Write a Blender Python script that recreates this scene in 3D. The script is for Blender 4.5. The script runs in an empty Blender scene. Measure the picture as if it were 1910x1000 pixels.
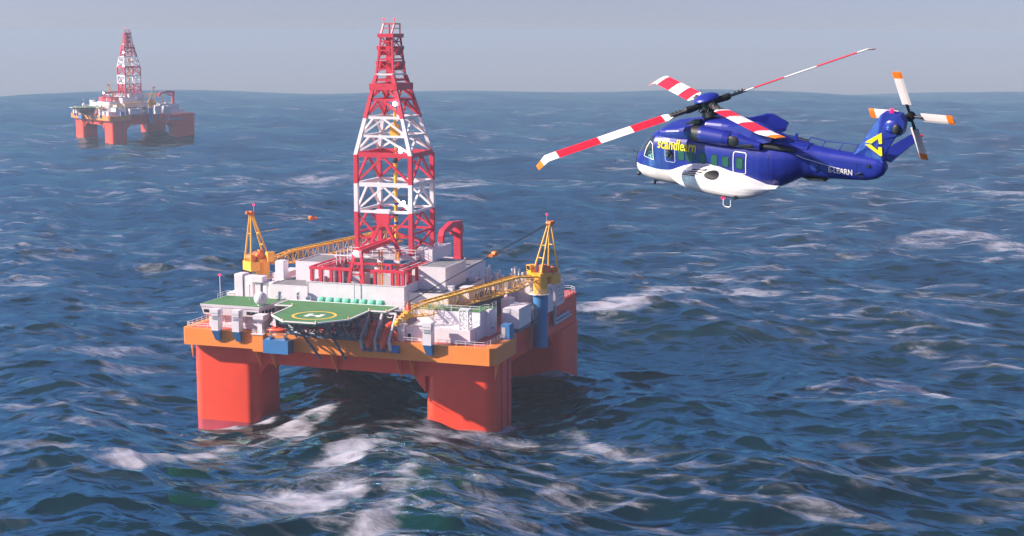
import bpy, bmesh, math, random
import numpy as np
from mathutils import Vector, Matrix, Quaternion

random.seed(7)
RNG = np.random.default_rng(11)
sc = bpy.context.scene
COL = sc.collection
PI = math.pi

# ------------------------------------------------------------------ materials
def _mat(name):
    m = bpy.data.materials.new(name)
    m.use_nodes = True
    return m, m.node_tree.nodes, m.node_tree.links, m.node_tree.nodes['Principled BSDF']

def paint(name, col, rough=0.45, metal=0.0, var=0.10, scale=(0.6, 0.6, 0.12), dirt=(0.25, 0.16, 0.10), dirt_amt=0.25, coat=0.0, spec=0.5):
    """painted steel: slight tone variation and vertical weathering streaks"""
    m, N, L, b = _mat(name)
    tc = N.new('ShaderNodeTexCoord')
    mp = N.new('ShaderNodeMapping'); mp.inputs['Scale'].default_value = scale
    L.new(tc.outputs['Object'], mp.inputs['Vector'])
    n1 = N.new('ShaderNodeTexNoise'); n1.inputs['Scale'].default_value = 1.0; n1.inputs['Detail'].default_value = 6
    L.new(mp.outputs['Vector'], n1.inputs['Vector'])
    n2 = N.new('ShaderNodeTexNoise'); n2.inputs['Scale'].default_value = 0.35; n2.inputs['Detail'].default_value = 3
    L.new(tc.outputs['Object'], n2.inputs['Vector'])
    r1 = N.new('ShaderNodeMapRange'); r1.inputs[1].default_value = 0.3; r1.inputs[2].default_value = 0.7
    r1.inputs[3].default_value = 1 - var; r1.inputs[4].default_value = 1 + var
    L.new(n2.outputs['Fac'], r1.inputs['Value'])
    mul = N.new('ShaderNodeMix'); mul.data_type = 'RGBA'; mul.blend_type = 'MULTIPLY'; mul.inputs['Factor'].default_value = 1
    mul.inputs['A'].default_value = (*col, 1)
    L.new(r1.outputs['Result'], mul.inputs['B'])
    r2 = N.new('ShaderNodeMapRange'); r2.inputs[1].default_value = 0.56; r2.inputs[2].default_value = 0.78
    r2.inputs[3].default_value = 0; r2.inputs[4].default_value = dirt_amt
    L.new(n1.outputs['Fac'], r2.inputs['Value'])
    mx = N.new('ShaderNodeMix'); mx.data_type = 'RGBA'
    L.new(r2.outputs['Result'], mx.inputs['Factor'])
    L.new(mul.outputs['Result'], mx.inputs['A'])
    mx.inputs['B'].default_value = (col[0]*0.45+dirt[0]*0.25, col[1]*0.45+dirt[1]*0.25, col[2]*0.45+dirt[2]*0.25, 1)
    L.new(mx.outputs['Result'], b.inputs['Base Color'])
    b.inputs['Roughness'].default_value = rough
    b.inputs['Metallic'].default_value = metal
    b.inputs['Coat Weight'].default_value = coat
    b.inputs['Coat Roughness'].default_value = 0.08
    b.inputs['Specular IOR Level'].default_value = spec
    return m

def lamp_mat(name, col, strength):
    m, N, L, b = _mat(name)
    b.inputs['Base Color'].default_value = (*col, 1)
    b.inputs['Emission Color'].default_value = (*col, 1)
    b.inputs['Emission Strength'].default_value = strength
    return m

M = {}
M['hull_red'] = paint('hull red paint', (0.83, 0.055, 0.018), 0.5, var=0.05, dirt=(0.3, 0.1, 0.08), dirt_amt=0.18)
M['boot_red'] = paint('dark red boot paint', (0.40, 0.03, 0.05), 0.5, var=0.08)
M['orange'] = paint('orange hull paint', (0.84, 0.25, 0.040), 0.5, var=0.04, dirt_amt=0.16)
M['deck_red'] = paint('red deck paint', (0.62, 0.10, 0.09), 0.7, var=0.15, scale=(0.4, 0.4, 0.4))
M['white'] = paint('white steel paint', (0.76, 0.70, 0.74), 0.5, var=0.04, dirt=(0.45, 0.38, 0.32), dirt_amt=0.22)
M['roof_grey'] = paint('grey roof plate', (0.20, 0.195, 0.21), 0.75, var=0.14, scale=(0.4, 0.4, 0.4))
M['grey'] = paint('grey steel', (0.25, 0.27, 0.31), 0.5, var=0.1)
M['light_grey'] = paint('light grey steel', (0.50, 0.50, 0.54), 0.5, var=0.08)
M['steel_blue'] = paint('pale blue grey steel', (0.36, 0.40, 0.50), 0.45, var=0.08)
M['navy'] = paint('dark blue steel and wall shade', (0.045, 0.075, 0.125), 0.5, var=0.1)
M['slate'] = paint('slate blue grey steel', (0.10, 0.135, 0.20), 0.5, var=0.1)
M['derrick_red'] = paint('crimson derrick paint', (0.62, 0.028, 0.060), 0.45, var=0.07)
M['derrick_white'] = paint('white derrick paint', (0.78, 0.75, 0.77), 0.45, var=0.05)
M['yellow'] = paint('yellow crane paint', (0.86, 0.45, 0.035), 0.42, var=0.06)
M['crane_orange'] = paint('orange crane machinery paint', (0.72, 0.17, 0.02), 0.5, var=0.1)
M['guide_orange'] = paint('orange guide post paint', (0.78, 0.25, 0.02), 0.5)
M['blue'] = paint('bright blue steel paint', (0.045, 0.19, 0.44), 0.45, var=0.06)
M['green'] = paint('green deck coating', (0.066, 0.195, 0.068), 0.75, var=0.10, scale=(0.5, 0.5, 0.5), dirt=(0.1, 0.12, 0.1))
M['pontoon_green'] = paint('green pontoon coating', (0.015, 0.30, 0.07), 0.5)
M['mint'] = paint('mint green canister plastic', (0.16, 0.55, 0.38), 0.35, var=0.05)
M['mark_white'] = paint('white deck marking', (0.80, 0.78, 0.78), 0.7, var=0.05)
M['mark_yellow'] = paint('yellow deck marking', (0.82, 0.50, 0.06), 0.7, var=0.05)
M['boat_orange'] = paint('orange lifeboat shell', (0.74, 0.085, 0.03), 0.35, var=0.05)
M['window'] = paint('dark window glass', (0.015, 0.02, 0.03), 0.08, var=0.0, dirt_amt=0.0)
M['rail'] = paint('white railing paint', (0.70, 0.69, 0.72), 0.5)
M['cable'] = paint('black steel cable', (0.02, 0.02, 0.025), 0.6)
M['rod_blue'] = paint('blue collar paint', (0.03, 0.09, 0.45), 0.45)
M['pipe_steel'] = paint('pale pipe paint', (0.72, 0.70, 0.72), 0.4, var=0.2)
M['lamp_white'] = lamp_mat('lit white floodlight', (1.0, 0.96, 0.92), 22)
M['lamp_red'] = lamp_mat('lit red beacon', (1.0, 0.008, 0.07), 1.4)
M['lamp_amber'] = paint('amber lamp glass', (0.85, 0.6, 0.25), 0.3)
# helicopter
M['h_blue'] = paint('helicopter blue lacquer', (0.013, 0.023, 0.25), 0.34, var=0.08, coat=0.3, dirt_amt=0.10, dirt=(0.02, 0.02, 0.05), scale=(0.8, 0.8, 2.0))
M['h_white'] = paint('helicopter white lacquer', (0.83, 0.81, 0.80), 0.3, var=0.03, coat=0.5, dirt_amt=0.12, scale=(0.8, 0.8, 1.5))
M['h_seam'] = paint('dark seam sealant', (0.006, 0.009, 0.07), 0.5)
M['h_black'] = paint('black composite', (0.010, 0.010, 0.012), 0.55, var=0.1)
M['h_steel'] = paint('grey rotor cuff steel', (0.10, 0.095, 0.09), 0.4, metal=0.3)
M['h_glass'] = paint('dark cockpit glass', (0.02, 0.035, 0.04), 0.05, var=0.1, coat=0.6, dirt_amt=0)
M['h_green'] = paint('green cabin window', (0.025, 0.12, 0.075), 0.10, var=0.2, coat=0.6, dirt_amt=0.3, dirt=(0.25, 0.22, 0.2), scale=(1.2, 1.2, 1.2))
M['h_red'] = paint('blade red', (0.72, 0.012, 0.030), 0.4, var=0.03, dirt_amt=0.1)
M['h_bwhite'] = paint('blade white', (0.78, 0.74, 0.73), 0.4, var=0.05, dirt_amt=0.2)
M['h_orange'] = paint('blade tip orange', (0.85, 0.20, 0.01), 0.4, var=0.03)
M['h_yellow'] = paint('yellow lettering', (0.88, 0.76, 0.01), 0.7, var=0.02, dirt_amt=0.05)
M['h_lettering'] = paint('white lettering', (0.85, 0.84, 0.84), 0.4, var=0.02, dirt_amt=0.05)

# ------------------------------------------------------------------ mesh builder
class MB:
    def __init__(s):
        s.v = []; s.f = []; s.m = []; s.sm = []
    def add(s, vs, fs, mi=0, smooth=False):
        o = len(s.v)
        s.v.extend([tuple(p) for p in vs])
        for f in fs:
            s.f.append(tuple(o+i for i in f)); s.m.append(mi); s.sm.append(smooth)
        return s
    def box(s, x0, x1, y0, y1, z0, z1, mi=0):
        return s.hexa([(x0,y0,z0),(x1,y0,z0),(x1,y1,z0),(x0,y1,z0),(x0,y0,z1),(x1,y0,z1),(x1,y1,z1),(x0,y1,z1)], mi)
    def hexa(s, p, mi=0):
        return s.add(p, [(3,2,1,0),(4,5,6,7),(0,1,5,4),(1,2,6,5),(2,3,7,6),(3,0,4,7)], mi)
    def beam(s, p, q, w, h=None, mi=0, up=(0,0,1)):
        p = Vector(p); q = Vector(q); h = w if h is None else h
        d = q-p
        if d.length < 1e-6: return s
        d.normalize(); u = Vector(up)
        if abs(d.dot(u)) > 0.98: u = Vector((0,1,0))
        a = d.cross(u).normalized(); b = a.cross(d).normalized()
        a *= w/2; b *= h/2
        return s.hexa([p-a-b, p+a-b, q+a-b, q-a-b, p-a+b, p+a+b, q+a+b, q-a+b], mi)
    def tube(s, p, q, r0, r1=None, n=8, mi=0, caps=True, smooth=True):
        p = Vector(p); q = Vector(q); r1 = r0 if r1 is None else r1
        d = q-p
        if d.length < 1e-6: return s
        d.normalize()
        u = Vector((0,0,1)) if abs(d.z) < 0.95 else Vector((1,0,0))
        a = d.cross(u).normalized(); b = d.cross(a).normalized()
        vs = []
        for (c, r) in ((p, r0), (q, r1)):
            for i in range(n):
                t = 2*PI*i/n
                vs.append(c + a*math.cos(t)*r + b*math.sin(t)*r)
        fs = [(i, (i+1)%n, n+(i+1)%n, n+i) for i in range(n)]
        s.add(vs, fs, mi, smooth)
        if caps:
            s.add(vs[:n], [tuple(range(n-1,-1,-1))], mi); s.add(vs[n:], [tuple(range(n))], mi)
        return s
    def path(s, pts, r, n=6, mi=0):
        for a, b in zip(pts[:-1], pts[1:]): s.tube(a, b, r, n=n, mi=mi)
        return s
    def prism(s, poly, a0, a1, axis=2, mi=0, smooth=False):
        """extrude a polygon along an axis; poly in the two remaining axes (cyclic order)"""
        def P(u, v, a):
            return {2:(u,v,a), 1:(u,a,v), 0:(a,u,v)}[axis]
        n = len(poly)
        vs = [P(u,v,a0) for u,v in poly]+[P(u,v,a1) for u,v in poly]
        s.add(vs, [(i,(i+1)%n,n+(i+1)%n,n+i) for i in range(n)], mi, smooth)
        s.add(vs[:n], [tuple(range(n-1,-1,-1))], mi); s.add(vs[n:], [tuple(range(n))], mi)
        return s
    def sphere(s, c, r, nu=14, nv=8, mi=0, sx=1, sy=1, sz=1, smooth=True, z0=-1.0):
        vs = []; fs = []
        t0 = math.asin(z0)
        for j in range(nv+1):
            t = t0+(PI/2-t0)*j/nv
            for i in range(nu):
                a = 2*PI*i/nu
                vs.append((c[0]+r*sx*math.cos(t)*math.cos(a), c[1]+r*sy*math.cos(t)*math.sin(a), c[2]+r*sz*math.sin(t)))
        for j in range(nv):
            for i in range(nu):
                fs.append((j*nu+i, j*nu+(i+1)%nu, (j+1)*nu+(i+1)%nu, (j+1)*nu+i))
        return s.add(vs, fs, mi, smooth)
    def superball(s, c, rx, ry, rz, e=.55, nu=20, nv=10, mi=0):
        sp = lambda v: math.copysign(abs(v)**e, v)
        vs = []
        for j in range(nv+1):
            t = -PI/2+PI*j/nv
            for i in range(nu):
                a = 2*PI*i/nu
                vs.append((c[0]+rx*sp(math.cos(t))*sp(math.cos(a)), c[1]+ry*sp(math.cos(t))*sp(math.sin(a)), c[2]+rz*math.copysign(abs(math.sin(t))**.9, math.sin(t))))
        return s.add(vs, [(j*nu+i, j*nu+(i+1)%nu, (j+1)*nu+(i+1)%nu, (j+1)*nu+i) for j in range(nv) for i in range(nu)], mi, True)
    def rail(s, pts, h=1.1, step=2.2, r=0.055, mi=0):
        for a, b in zip(pts[:-1], pts[1:]):
            a = Vector(a); b = Vector(b); L = (b-a).length; n = max(1, round(L/step))
            for i in range(n+1):
                p = a.lerp(b, i/n); s.tube(p, p+Vector((0,0,h)), r, n=4, mi=mi, caps=False)
            for hh in (h, h*0.55): s.tube(a+Vector((0,0,hh)), b+Vector((0,0,hh)), r*0.9, n=4, mi=mi, caps=False)
        return s
    def lattice(s, p, q, w0, h0, w1, h1, n, rc, rb, mi=0, side=None, up=(0,0,1), rtop=None):
        p = Vector(p); q = Vector(q); d = (q-p).normalized(); u = Vector(up)
        a = d.cross(u).normalized() if side is None else Vector(side); b = a.cross(d).normalized()
        def ring(t):
            c = p.lerp(q, t); w = w0+(w1-w0)*t; h = h0+(h1-h0)*t
            return [c-a*w/2-b*h/2, c+a*w/2-b*h/2, c+a*w/2+b*h/2, c-a*w/2+b*h/2]
        R = [ring(i/n) for i in range(n+1)]
        for k in range(4):
            s.tube(R[0][k], R[-1][k], (rtop if (rtop and k >= 2) else rc), n=6, mi=mi)
        for i in range(n):
            for k in range(4):
                k2 = (k+1) % 4
                if i % 2 == 0: s.tube(R[i][k], R[i+1][k2], rb, n=4, mi=mi, caps=False)
                else: s.tube(R[i][k2], R[i+1][k], rb, n=4, mi=mi, caps=False)
                s.tube(R[i][k], R[i][k2], rb, n=4, mi=mi, caps=False)
        return s
    def build(s, name, mats, parent=None, origin=(0,0,0)):
        me = bpy.data.meshes.new(name)
        o = origin
        me.from_pydata([(v[0]-o[0], v[1]-o[1], v[2]-o[2]) for v in s.v], [], s.f)
        if not isinstance(mats, (list, tuple)): mats = [mats]
        for m in mats: me.materials.append(m if not isinstance(m, str) else M[m])
        me.polygons.foreach_set('material_index', s.m)
        me.polygons.foreach_set('use_smooth', s.sm)
        me.update()
        ob = bpy.data.objects.new(name, me)
        COL.objects.link(ob)
        if parent is not None: ob.parent = parent
        else: ob.location = origin
        return ob

NEAR = ' on the near platform'
FAR = ' on the far hazy platform'
RIG = []          # (object, label fragment, group fragment)
ORG = {}

def tag(o, label=None, cat=None, group=None, kind=None):
    if label: o['label'] = label
    if cat: o['category'] = cat
    if group: o['group'] = group
    if kind: o['kind'] = kind
    return o

def thing(name, frag, cat, loc=(0,0,0), group=None, rig=True):
    o = bpy.data.objects.new(name, None)
    o.empty_display_size = 1.0
    COL.objects.link(o); o.location = loc
    ORG[o.name] = Vector(loc)
    if rig:
        tag(o, frag+NEAR, cat, (group+NEAR) if group else None)
        RIG.append((o, frag, group))
    else:
        tag(o, frag, cat, group)
    return o

def part(name, mb, mats, root, label=None):
    """a part of a thing (or a sub-part of a part): mesh given in platform coordinates"""
    r = root
    while r.parent is not None: r = r.parent
    ob = mb.build(name, mats, root, ORG[r.name])
    if label: ob['label'] = label
    return ob

def single(name, mb, mats, frag, cat, loc, group=None):
    ob = mb.build(name, mats, None, loc)
    tag(ob, frag+NEAR, cat, (group+NEAR) if group else None)
    RIG.append((ob, frag, group))
    return ob

def rrect(x0, x1, y0, y1, r, n=6):
    pts = []
    for cx, cy, a0 in ((x1-r, y1-r, 0), (x0+r, y1-r, 90), (x0+r, y0+r, 180), (x1-r, y0+r, 270)):
        for i in range(n+1):
            a = math.radians(a0+90*i/n); pts.append((cx+r*math.cos(a), cy+r*math.sin(a)))
    return pts

# ------------------------------------------------------------------ the platform hull
P = thing('drilling_platform', 'red semi-submersible hull with orange bow band and four thick columns, the structure', 'oil rig', (0, 38, 0))
P['label'] = 'large red semi-submersible oil rig hull with orange bow band, in the foreground'
RIG[-1] = (P, '@red semi-submersible oil rig hull fading into haze at far left', None)

poly = [(-33,3),(33,3),(33,70),(30,76),(-30,76),(-33,70)]
mb = MB(); mb.prism([(-33,3.0),(33,3.0),(33,73.5),(31.5,76),(-31.5,76),(-33,73.5)], 12.5, 19.9)
part('deck_box', mb, 'hull_red', P)
mb = MB(); mb.prism([(-36.6,1.0),(-35.9,0),(35.9,0),(37.0,1.0),(37.0,14.2),(33.01,14.2),(33.01,15.6),(-33.01,15.6),(-33.01,14.2),(-36.6,14.2)], 16.3, 20.0)
part('bow_section', mb, 'orange', P)
mb = MB(); mb.box(-32.6, 32.6, 13.9, 73, 20.004, 20.05); mb.box(-34.9, 34.3, 1.5, 13.9, 20.004, 20.05); mb.box(-31, 31, 73, 75.4, 20.004, 20.05)
part('deck', mb, 'deck_red', P)
for s in (-1, 1):
    mb = MB()
    x0, x1 = (33.0, 35.3) if s > 0 else (-35.3, -33.0)
    mb.box(x0, x1, 14.9, 19.3, 16.9, 20.02); part('side_sponson', mb, 'orange', P)
cols = [(-36,-20,3.0,16,-1),(20,36,3.0,16,-1),(-33.4,-18,58.5,75.5,1),(18,33.4,58.5,75.5,1)]
for (x0, x1, y0, y1, e) in cols:
    front = y0 < 10
    yy0 = y0-0.02 if front else y0
    mb = MB(); mb.prism(rrect(x0, x1, yy0, y1, 2.6, 8), -1.3, 16.28 if front else 12.6, smooth=True)
    # haunches into the deck box
    xi = x1 if x0 < 0 else x0
    sgn = 1 if x0 < 0 else -1
    mb.prism([(xi-sgn*0.3, 9.0),(xi-sgn*0.3, 12.6),(xi+sgn*2.4, 12.6),(xi+sgn*2.4, 12.3)], yy0+(1.6 if x0 < 0 else 0.05), y1-2.0, axis=1)
    ye = y1 if front else y0
    s2 = 1 if front else -1
    mb.prism([(ye-s2*0.4, 8.6),(ye-s2*0.4, 12.6),(ye+s2*3.0, 12.6),(ye+s2*3.0, 12.3)], x0+2.0, x1-2.0, axis=0)
    cobj = part('column', mb, 'hull_red', P)
    mb = MB(); mb.prism(rrect(x0, x1, yy0, y1, 2.6, 8), -16, -1.3, smooth=True)
    part('waterline_band', mb, 'boot_red', cobj)
    if front and x0 > 0:
        mb = MB()
        for yy in (7.0, 11.2): mb.box(35.99, 36.12, yy, yy+0.35, -6, 15.5)
        part('guide_slot', mb, 'navy', cobj)
for s in (-1, 1):
    mb = MB(); x0, x1 = (17.2, 36.4) if s > 0 else (-36.4, -17.2)
    mb.prism(rrect(x0, x1, -12, 88, 5.5, 8), -16.5, -7.2, smooth=True)
    mb.prism(rrect(x0+0.8, x1-0.8, -11.2, 87.2, 4.7, 8), -7.2, -6.6, smooth=True)
    part('pontoon', mb, 'pontoon_green', P)
for x in (-18.6, -15.0, -0.2, 14.8, 18.0):
    mb = MB(); mb.prism([(0.1, 16.29),(3.0, 16.29),(3.0, 11.8)], x-0.12, x+0.12, axis=0)
    part('bracket', mb, 'orange', P)
for s, x in ((-1, -36.5), (1, 36.9)):
    for y in (3.4, 13.2):
        mb = MB(); xi = 33.0*s if y > 12 else 35.9*s
        mb.prism([(x, 16.29),(xi, 16.29),(xi, 12.6)], y-0.12, y+0.12, axis=1)
        part('bracket', mb, 'orange', P)
mb = MB(); mb.rail([(-35.8,13.8,20),(-35.8,1.2,20),(-34.9,0.5,20),(-19,0.5,20)]); part('railing', mb, 'rail', P)
mb = MB(); mb.rail([(16.2,0.5,20),(20.7,0.5,20)]); mb.rail([(24.3,0.5,20),(34.6,0.5,20),(34.9,1.6,20),(35.0,13.8,20),(36.6,13.8,20)]); part('railing', mb, 'rail', P)
mb = MB(); mb.rail([(-15.6,0.4,20),(7.0,0.4,20)], h=1.2); part('railing', mb, 'rail', P)
mb = MB(); mb.rail([(32.7,56,20),(32.7,73.2,20),(31.0,75.6,20),(-31.0,75.6,20),(-32.7,73.2,20),(-32.7,40,20)], step=2.6); part('railing', mb, 'rail', P)
mb = MB(); mb.rail([(35.2,15.0,20.02),(35.2,19.2,20.02)]); part('railing', mb, 'rail', P)
# blue pipe frames on the starboard side, fender pipes
for s in (-1, 1):
    X = 33.0*s
    mb = MB()
    for (ya, yb) in ((43.2, 43.9), (47.8, 48.5)): mb.box(min(X, X+0.35*s), max(X, X+0.35*s), ya, yb, 15.2, 20.2)
    mb.box(min(X, X+0.35*s), max(X, X+0.35*s), 43.9, 47.8, 15.2, 15.9)
    part('pipe_frame', mb, 'blue', P)
    mb = MB()
    for dz in (0, 0.95):
        mb.path([(X+0.75*s, 52.0+dz, 21.5),(X+0.75*s, 52.0+dz, 15.6+dz),(X+0.75*s, 66-dz*2, 15.6+dz)], 0.38, n=8)
    for yy in (54, 57, 60, 63): mb.box(min(X, X+0.5*s), max(X, X+0.5*s), yy, yy+0.3, 15.1, 17.0)
    part('side_pipes', mb, 'steel_blue', P)
    mb = MB(); mb.box(min(X, X+0.25*s), max(X, X+0.25*s), 3.2, 73, 12.75, 12.95); part('rubbing_strip', mb, 'hull_red', P)

# ------------------------------------------------------------------ deckhouses
def parapet(mb, x0, x1, y0, y1, z, t=0.18, h=0.22):
    mb.box(x0, x1, y0, y0+t, z, z+h); mb.box(x0, x1, y1-t, y1, z, z+h)
    mb.box(x0, x0+t, y0+t, y1-t, z, z+h); mb.box(x1-t, x1, y0+t, y1-t, z, z+h)

def block(name, frag, cat, x0, x1, y0, y1, z0, z1, roof='roof_grey', curb=True, doors=(), vents=(), group=None, wall='white'):
    t = thing(name, frag, cat, ((x0+x1)/2, (y0+y1)/2, z0), group)
    mb = MB(); mb.box(x0, x1, y0, y1, z0, z1-0.06)
    part('wall', mb, wall, t)
    mb = MB(); mb.box(x0+0.004, x1-0.004, y0+0.004, y1-0.004, z1-0.06, z1); r = part('roof', mb, roof, t)
    if curb:
        mb = MB(); parapet(mb, x0-0.02, x1+0.02, y0-0.02, y1+0.02, z1-0.05); part('curb', mb, wall, r)
    for (face, u, z, w, h) in doors:
        mb = MB()
        if face == 'f': mb.box(u, u+w, y0-0.05, y0+0.02, z, z+h)
        elif face == 'r': mb.box(x1-0.02, x1+0.05, u, u+w, z, z+h)
        part('door' if h > 1.6 else 'hatch', mb, 'slate', t)
    for (vx, vy, w, d, h) in vents:
        mb = MB(); mb.box(vx, vx+w, vy, vy+d, z1+0.005, z1+h); mb.box(vx-0.12, vx+w+0.12, vy-0.12, vy+d+0.12, z1+h, z1+h+0.15)
        part('roof_vent', mb, wall, t)
    return t

# left bridge house with flared top and green roof
t = thing('bridge_house', 'white bridge house with green roof left of helideck', 'deckhouse', (-25, 7, 20))
mb = MB()
mb.box(-31.4, -18.4, 3.2, 13.0, 20.05, 22.3)
mb.hexa([(-31.4,3.2,22.3),(-18.4,3.2,22.3),(-17.6,13,22.3),(-31.4,13,22.3),(-32.1,2.0,23.0),(-18.4,2.0,23.0),(-17.2,13,23.0),(-32.1,13,23.0)])
mb.hexa([(-32.1,2.0,23.0),(-18.4,2.0,23.0),(-17.2,13,23.0),(-32.1,13,23.0),(-32.5,1.7,24.75),(-18.2,1.7,24.75),(-17.0,13,24.75),(-32.5,13,24.75)])
mb.hexa([(-32.5,1.6,24.75),(-18.1,1.6,24.75),(-16.9,13.1,24.75),(-32.5,13.1,24.75),(-32.6,1.5,25.3),(-18.0,1.5,25.3),(-16.8,13.2,25.3),(-32.6,13.2,25.3)])
part('wall', mb, 'white', t)
mb = MB(); mb.hexa([(-32.4,1.7,25.304),(-18.2,1.7,25.304),(-17.0,13.0,25.304),(-32.4,13.0,25.304),(-32.4,1.7,25.34),(-18.2,1.7,25.34),(-17.0,13.0,25.34),(-32.4,13.0,25.34)])
part('roof', mb, 'green', t)
for x in (-31.9, -28.6, -25.2, -21.3, -20.1, -18.95):
    w = 1.05 if x > -21.5 else 1.3
    w = min(w, 0.95) if x > -19.5 else w
    mb = MB(); yf = 1.87
    mb.hexa([(x,yf+0.02,23.4),(x+w,yf+0.02,23.4),(x+w,yf+0.3,23.4),(x,yf+0.3,23.4),(x,yf-0.10,24.1),(x+w,yf-0.10,24.1),(x+w,yf+0.3,24.1),(x,yf+0.3,24.1)])
    part('window', mb, 'window', t)
for i in range(4):
    y = 3.0+i*1.35; mb = MB()
    xx = -18.3+(y-2)*0.11
    mb.hexa([(xx-0.2,y,23.4),(xx+0.03,y,23.4),(xx+0.13,y+0.85,23.4),(xx-0.2,y+0.85,23.4),(xx-0.2,y,24.2),(xx+0.13,y,24.2),(xx+0.23,y+0.85,24.2),(xx-0.2,y+0.85,24.2)])
    part('window', mb, 'window', t)
mb = MB(); mb.box(-24.9,-24.1,3.15,3.3,20.6,21.4); part('window', mb, 'window', t)
mb = MB(); mb.box(-18.5,-18.36,9.2,10.2,20.1,22.1); part('door', mb, 'slate', t)
for x in (-27.5, -22.2):   # triangular wall brackets under the flare
    mb = MB(); mb.prism([(2.2,23.0),(3.22,23.0),(3.22,21.0)], x, x+0.25, axis=0); part('bracket', mb, 'white', t)
mb = MB(); mb.rail([(-32.3,8.8,25.34),(-32.3,12.8,25.34),(-29.3,12.8,25.34)]); part('railing', mb, 'rail', t)

block('deckhouse', 'low white deckhouse with grey roof behind the radome', 'deckhouse', -21.0, -11.45, 12.2, 33.5, 20.05, 28.5,
      doors=(('f', -14.2, 25.2, 0.55, 2.0), ('f', -18.8, 25.2, 0.6, 1.9)), vents=((-13.6, 16, 1.0, 1.0, 0.6),))
block('equipment_hall', 'tall white equipment hall left of the red pipe frame', 'deckhouse', -18.6, -9.0, 20.6, 33, 28.52, 32.7, vents=((-12.2, 28, 1.2, 1.2, 0.5),))
t = thing('wind_wall', 'long blank white wall behind the helideck', 'wall', (0.4, 12, 24.9))
mb = MB(); mb.box(-11.4, 11.9, 12.0, 12.35, 20.05, 29.85); mb.box(11.55, 11.9, 12.35, 24, 20.05, 29.85); mb.box(-11.4, -11.05, 12.35, 24, 20.05, 29.85)
part('panel', mb, 'white', t)
mb = MB()
mb.box(-11.45, 11.95, 11.94, 12.0, 29.65, 29.86); mb.box(-11.46, -11.3, 11.94, 12.0, 24.9, 29.65)
part('trim', mb, 'light_grey', t)
block('machinery_house', 'large plain white box house right of the red frame', 'deckhouse', 11.95, 18.4, 20.2, 33.2, 28.12, 33.0)
block('mud_house', 'grey roofed white house beneath the big white box', 'deckhouse', 12.0, 21.4, 14.1, 37.5, 20.05, 28.1,
      doors=(('f', 16.0, 24.9, 0.05, 2.2), ('r', 20, 23.5, 1.0, 2.1)), vents=((19.0, 20, 1.1, 1.6, 0.9), (18.8, 34, 1.6, 1.6, 0.8)))
block('core_house', 'long house with shade-painted dark sides right of the central deckhouses', 'deckhouse', 21.42, 25.6, 17.5, 38, 20.05, 25.4, wall='navy')  # navy walls: shade of the starboard side put into the colour
block('process_house', 'broad white low house under the derrick', 'deckhouse', -10.95, 11.5, 24.2, 44.5, 20.05, 27.0)
t = thing('drill_floor', 'pale raised drill floor with railings at the foot of the derrick', 'drill floor', (0, 35, 27))
mb = MB(); mb.box(-8.6, 8.8, 26.6, 43.4, 33.3, 34.2); part('floor', mb, 'light_grey', t)
for (x, y) in ((-8,27.2),(8.2,27.2),(-8,42.6),(8.2,42.6)):
    mb = MB(); mb.box(x-0.5, x+0.5, y-0.5, y+0.5, 27.0, 33.3); part('post', mb, 'white', t)
mb = MB(); mb.box(-8.2, -7.8, 28, 42, 29, 33.2); mb.box(8.0, 8.4, 28, 42, 29, 33.2); part('side_panel', mb, 'white', t)
mb = MB(); mb.rail([(-8.4,43.2,34.2),(-8.4,26.8,34.2),(8.6,26.8,34.2),(8.6,43.2,34.2)], h=1.5, r=0.09); part('railing', mb, 'rail', t)
mb = MB()
for x in (8.9, 9.9, 10.9): mb.box(x, x+0.9, 29, 41, 33.0, 35.4+0.15*(x-9))
part('wind_screen', mb, 'white', t)
mb = MB(); mb.tube((4.8, 34, 34.2),(4.8,34,36.2),0.9,n=12); mb.box(-5.5,-3.5,30,32,34.2,36.0); part('drawworks', mb, 'light_grey', t)
block('aft_house', 'white house at the stern under the red crane', 'deckhouse', -8, 8.5, 57, 74, 20.05, 27.0, vents=((5, 63, 1.5, 1.5, 1.0),))
block('aft_store', 'low white store behind the upright pipe cluster', 'deckhouse', 8.6, 20, 58, 73, 20.05, 22.6, vents=((14, 60, 2, 2, 0.8),))

# forward right accommodation block
t = thing('accommodation_block', 'white stepped accommodation block with green topped rear, forward right', 'deckhouse', (24, 8, 20))
mb = MB(); mb.box(16.2, 30.7, 2.6, 14.0, 20.05, 23.0); part('lower_storey', mb, 'white', t)
mb = MB(); mb.box(16.2, 30.7, 8.8, 14.2, 23.0, 25.7); mb.box(29.4, 31.6, 12.0, 17.0, 20.06, 25.7); part('upper_storey', mb, 'white', t)
mb = MB(); mb.box(16.3, 30.6, 8.9, 14.1, 25.704, 25.78); mb.box(27.6, 31.5, 14.15, 16.9, 25.704, 25.78); part('green_roof', mb, 'green', t)
mb = MB(); mb.rail([(17,2.75,23),(30.55,2.75,23),(30.55,8.7,23)], h=1.1); part('railing', mb, 'rail', t)
mb = MB(); mb.rail([(20,9.0,25.78),(30.5,9.0,25.78),(30.5,12.1,25.78),(31.5,12.2,25.78),(31.5,16.8,25.78)], h=1.2); part('railing', mb, 'rail', t)
mb = MB(); mb.box(30.68,30.75,6.0,6.12,20.4,22.2); mb.box(31.58,31.65,13.0,13.12,21.5,24.5); part('pipe', mb, 'slate', t)
mb = MB(); mb.tube((31.55,14.3,21.6),(31.7,14.3,21.6),0.22,n=12); part('porthole', mb, 'window', t)
mb = MB(); mb.box(16.0,16.22,3.4,4.3,20.6,21.6); mb.box(16.6,17.3,2.54,2.62,20.5,21.5); part('window', mb, 'window', t)
mb = MB(); mb.box(14.7, 16.1, 1.4, 4.0, 20.05, 23.4); part('stair_trunk', mb, 'white', t)

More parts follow.
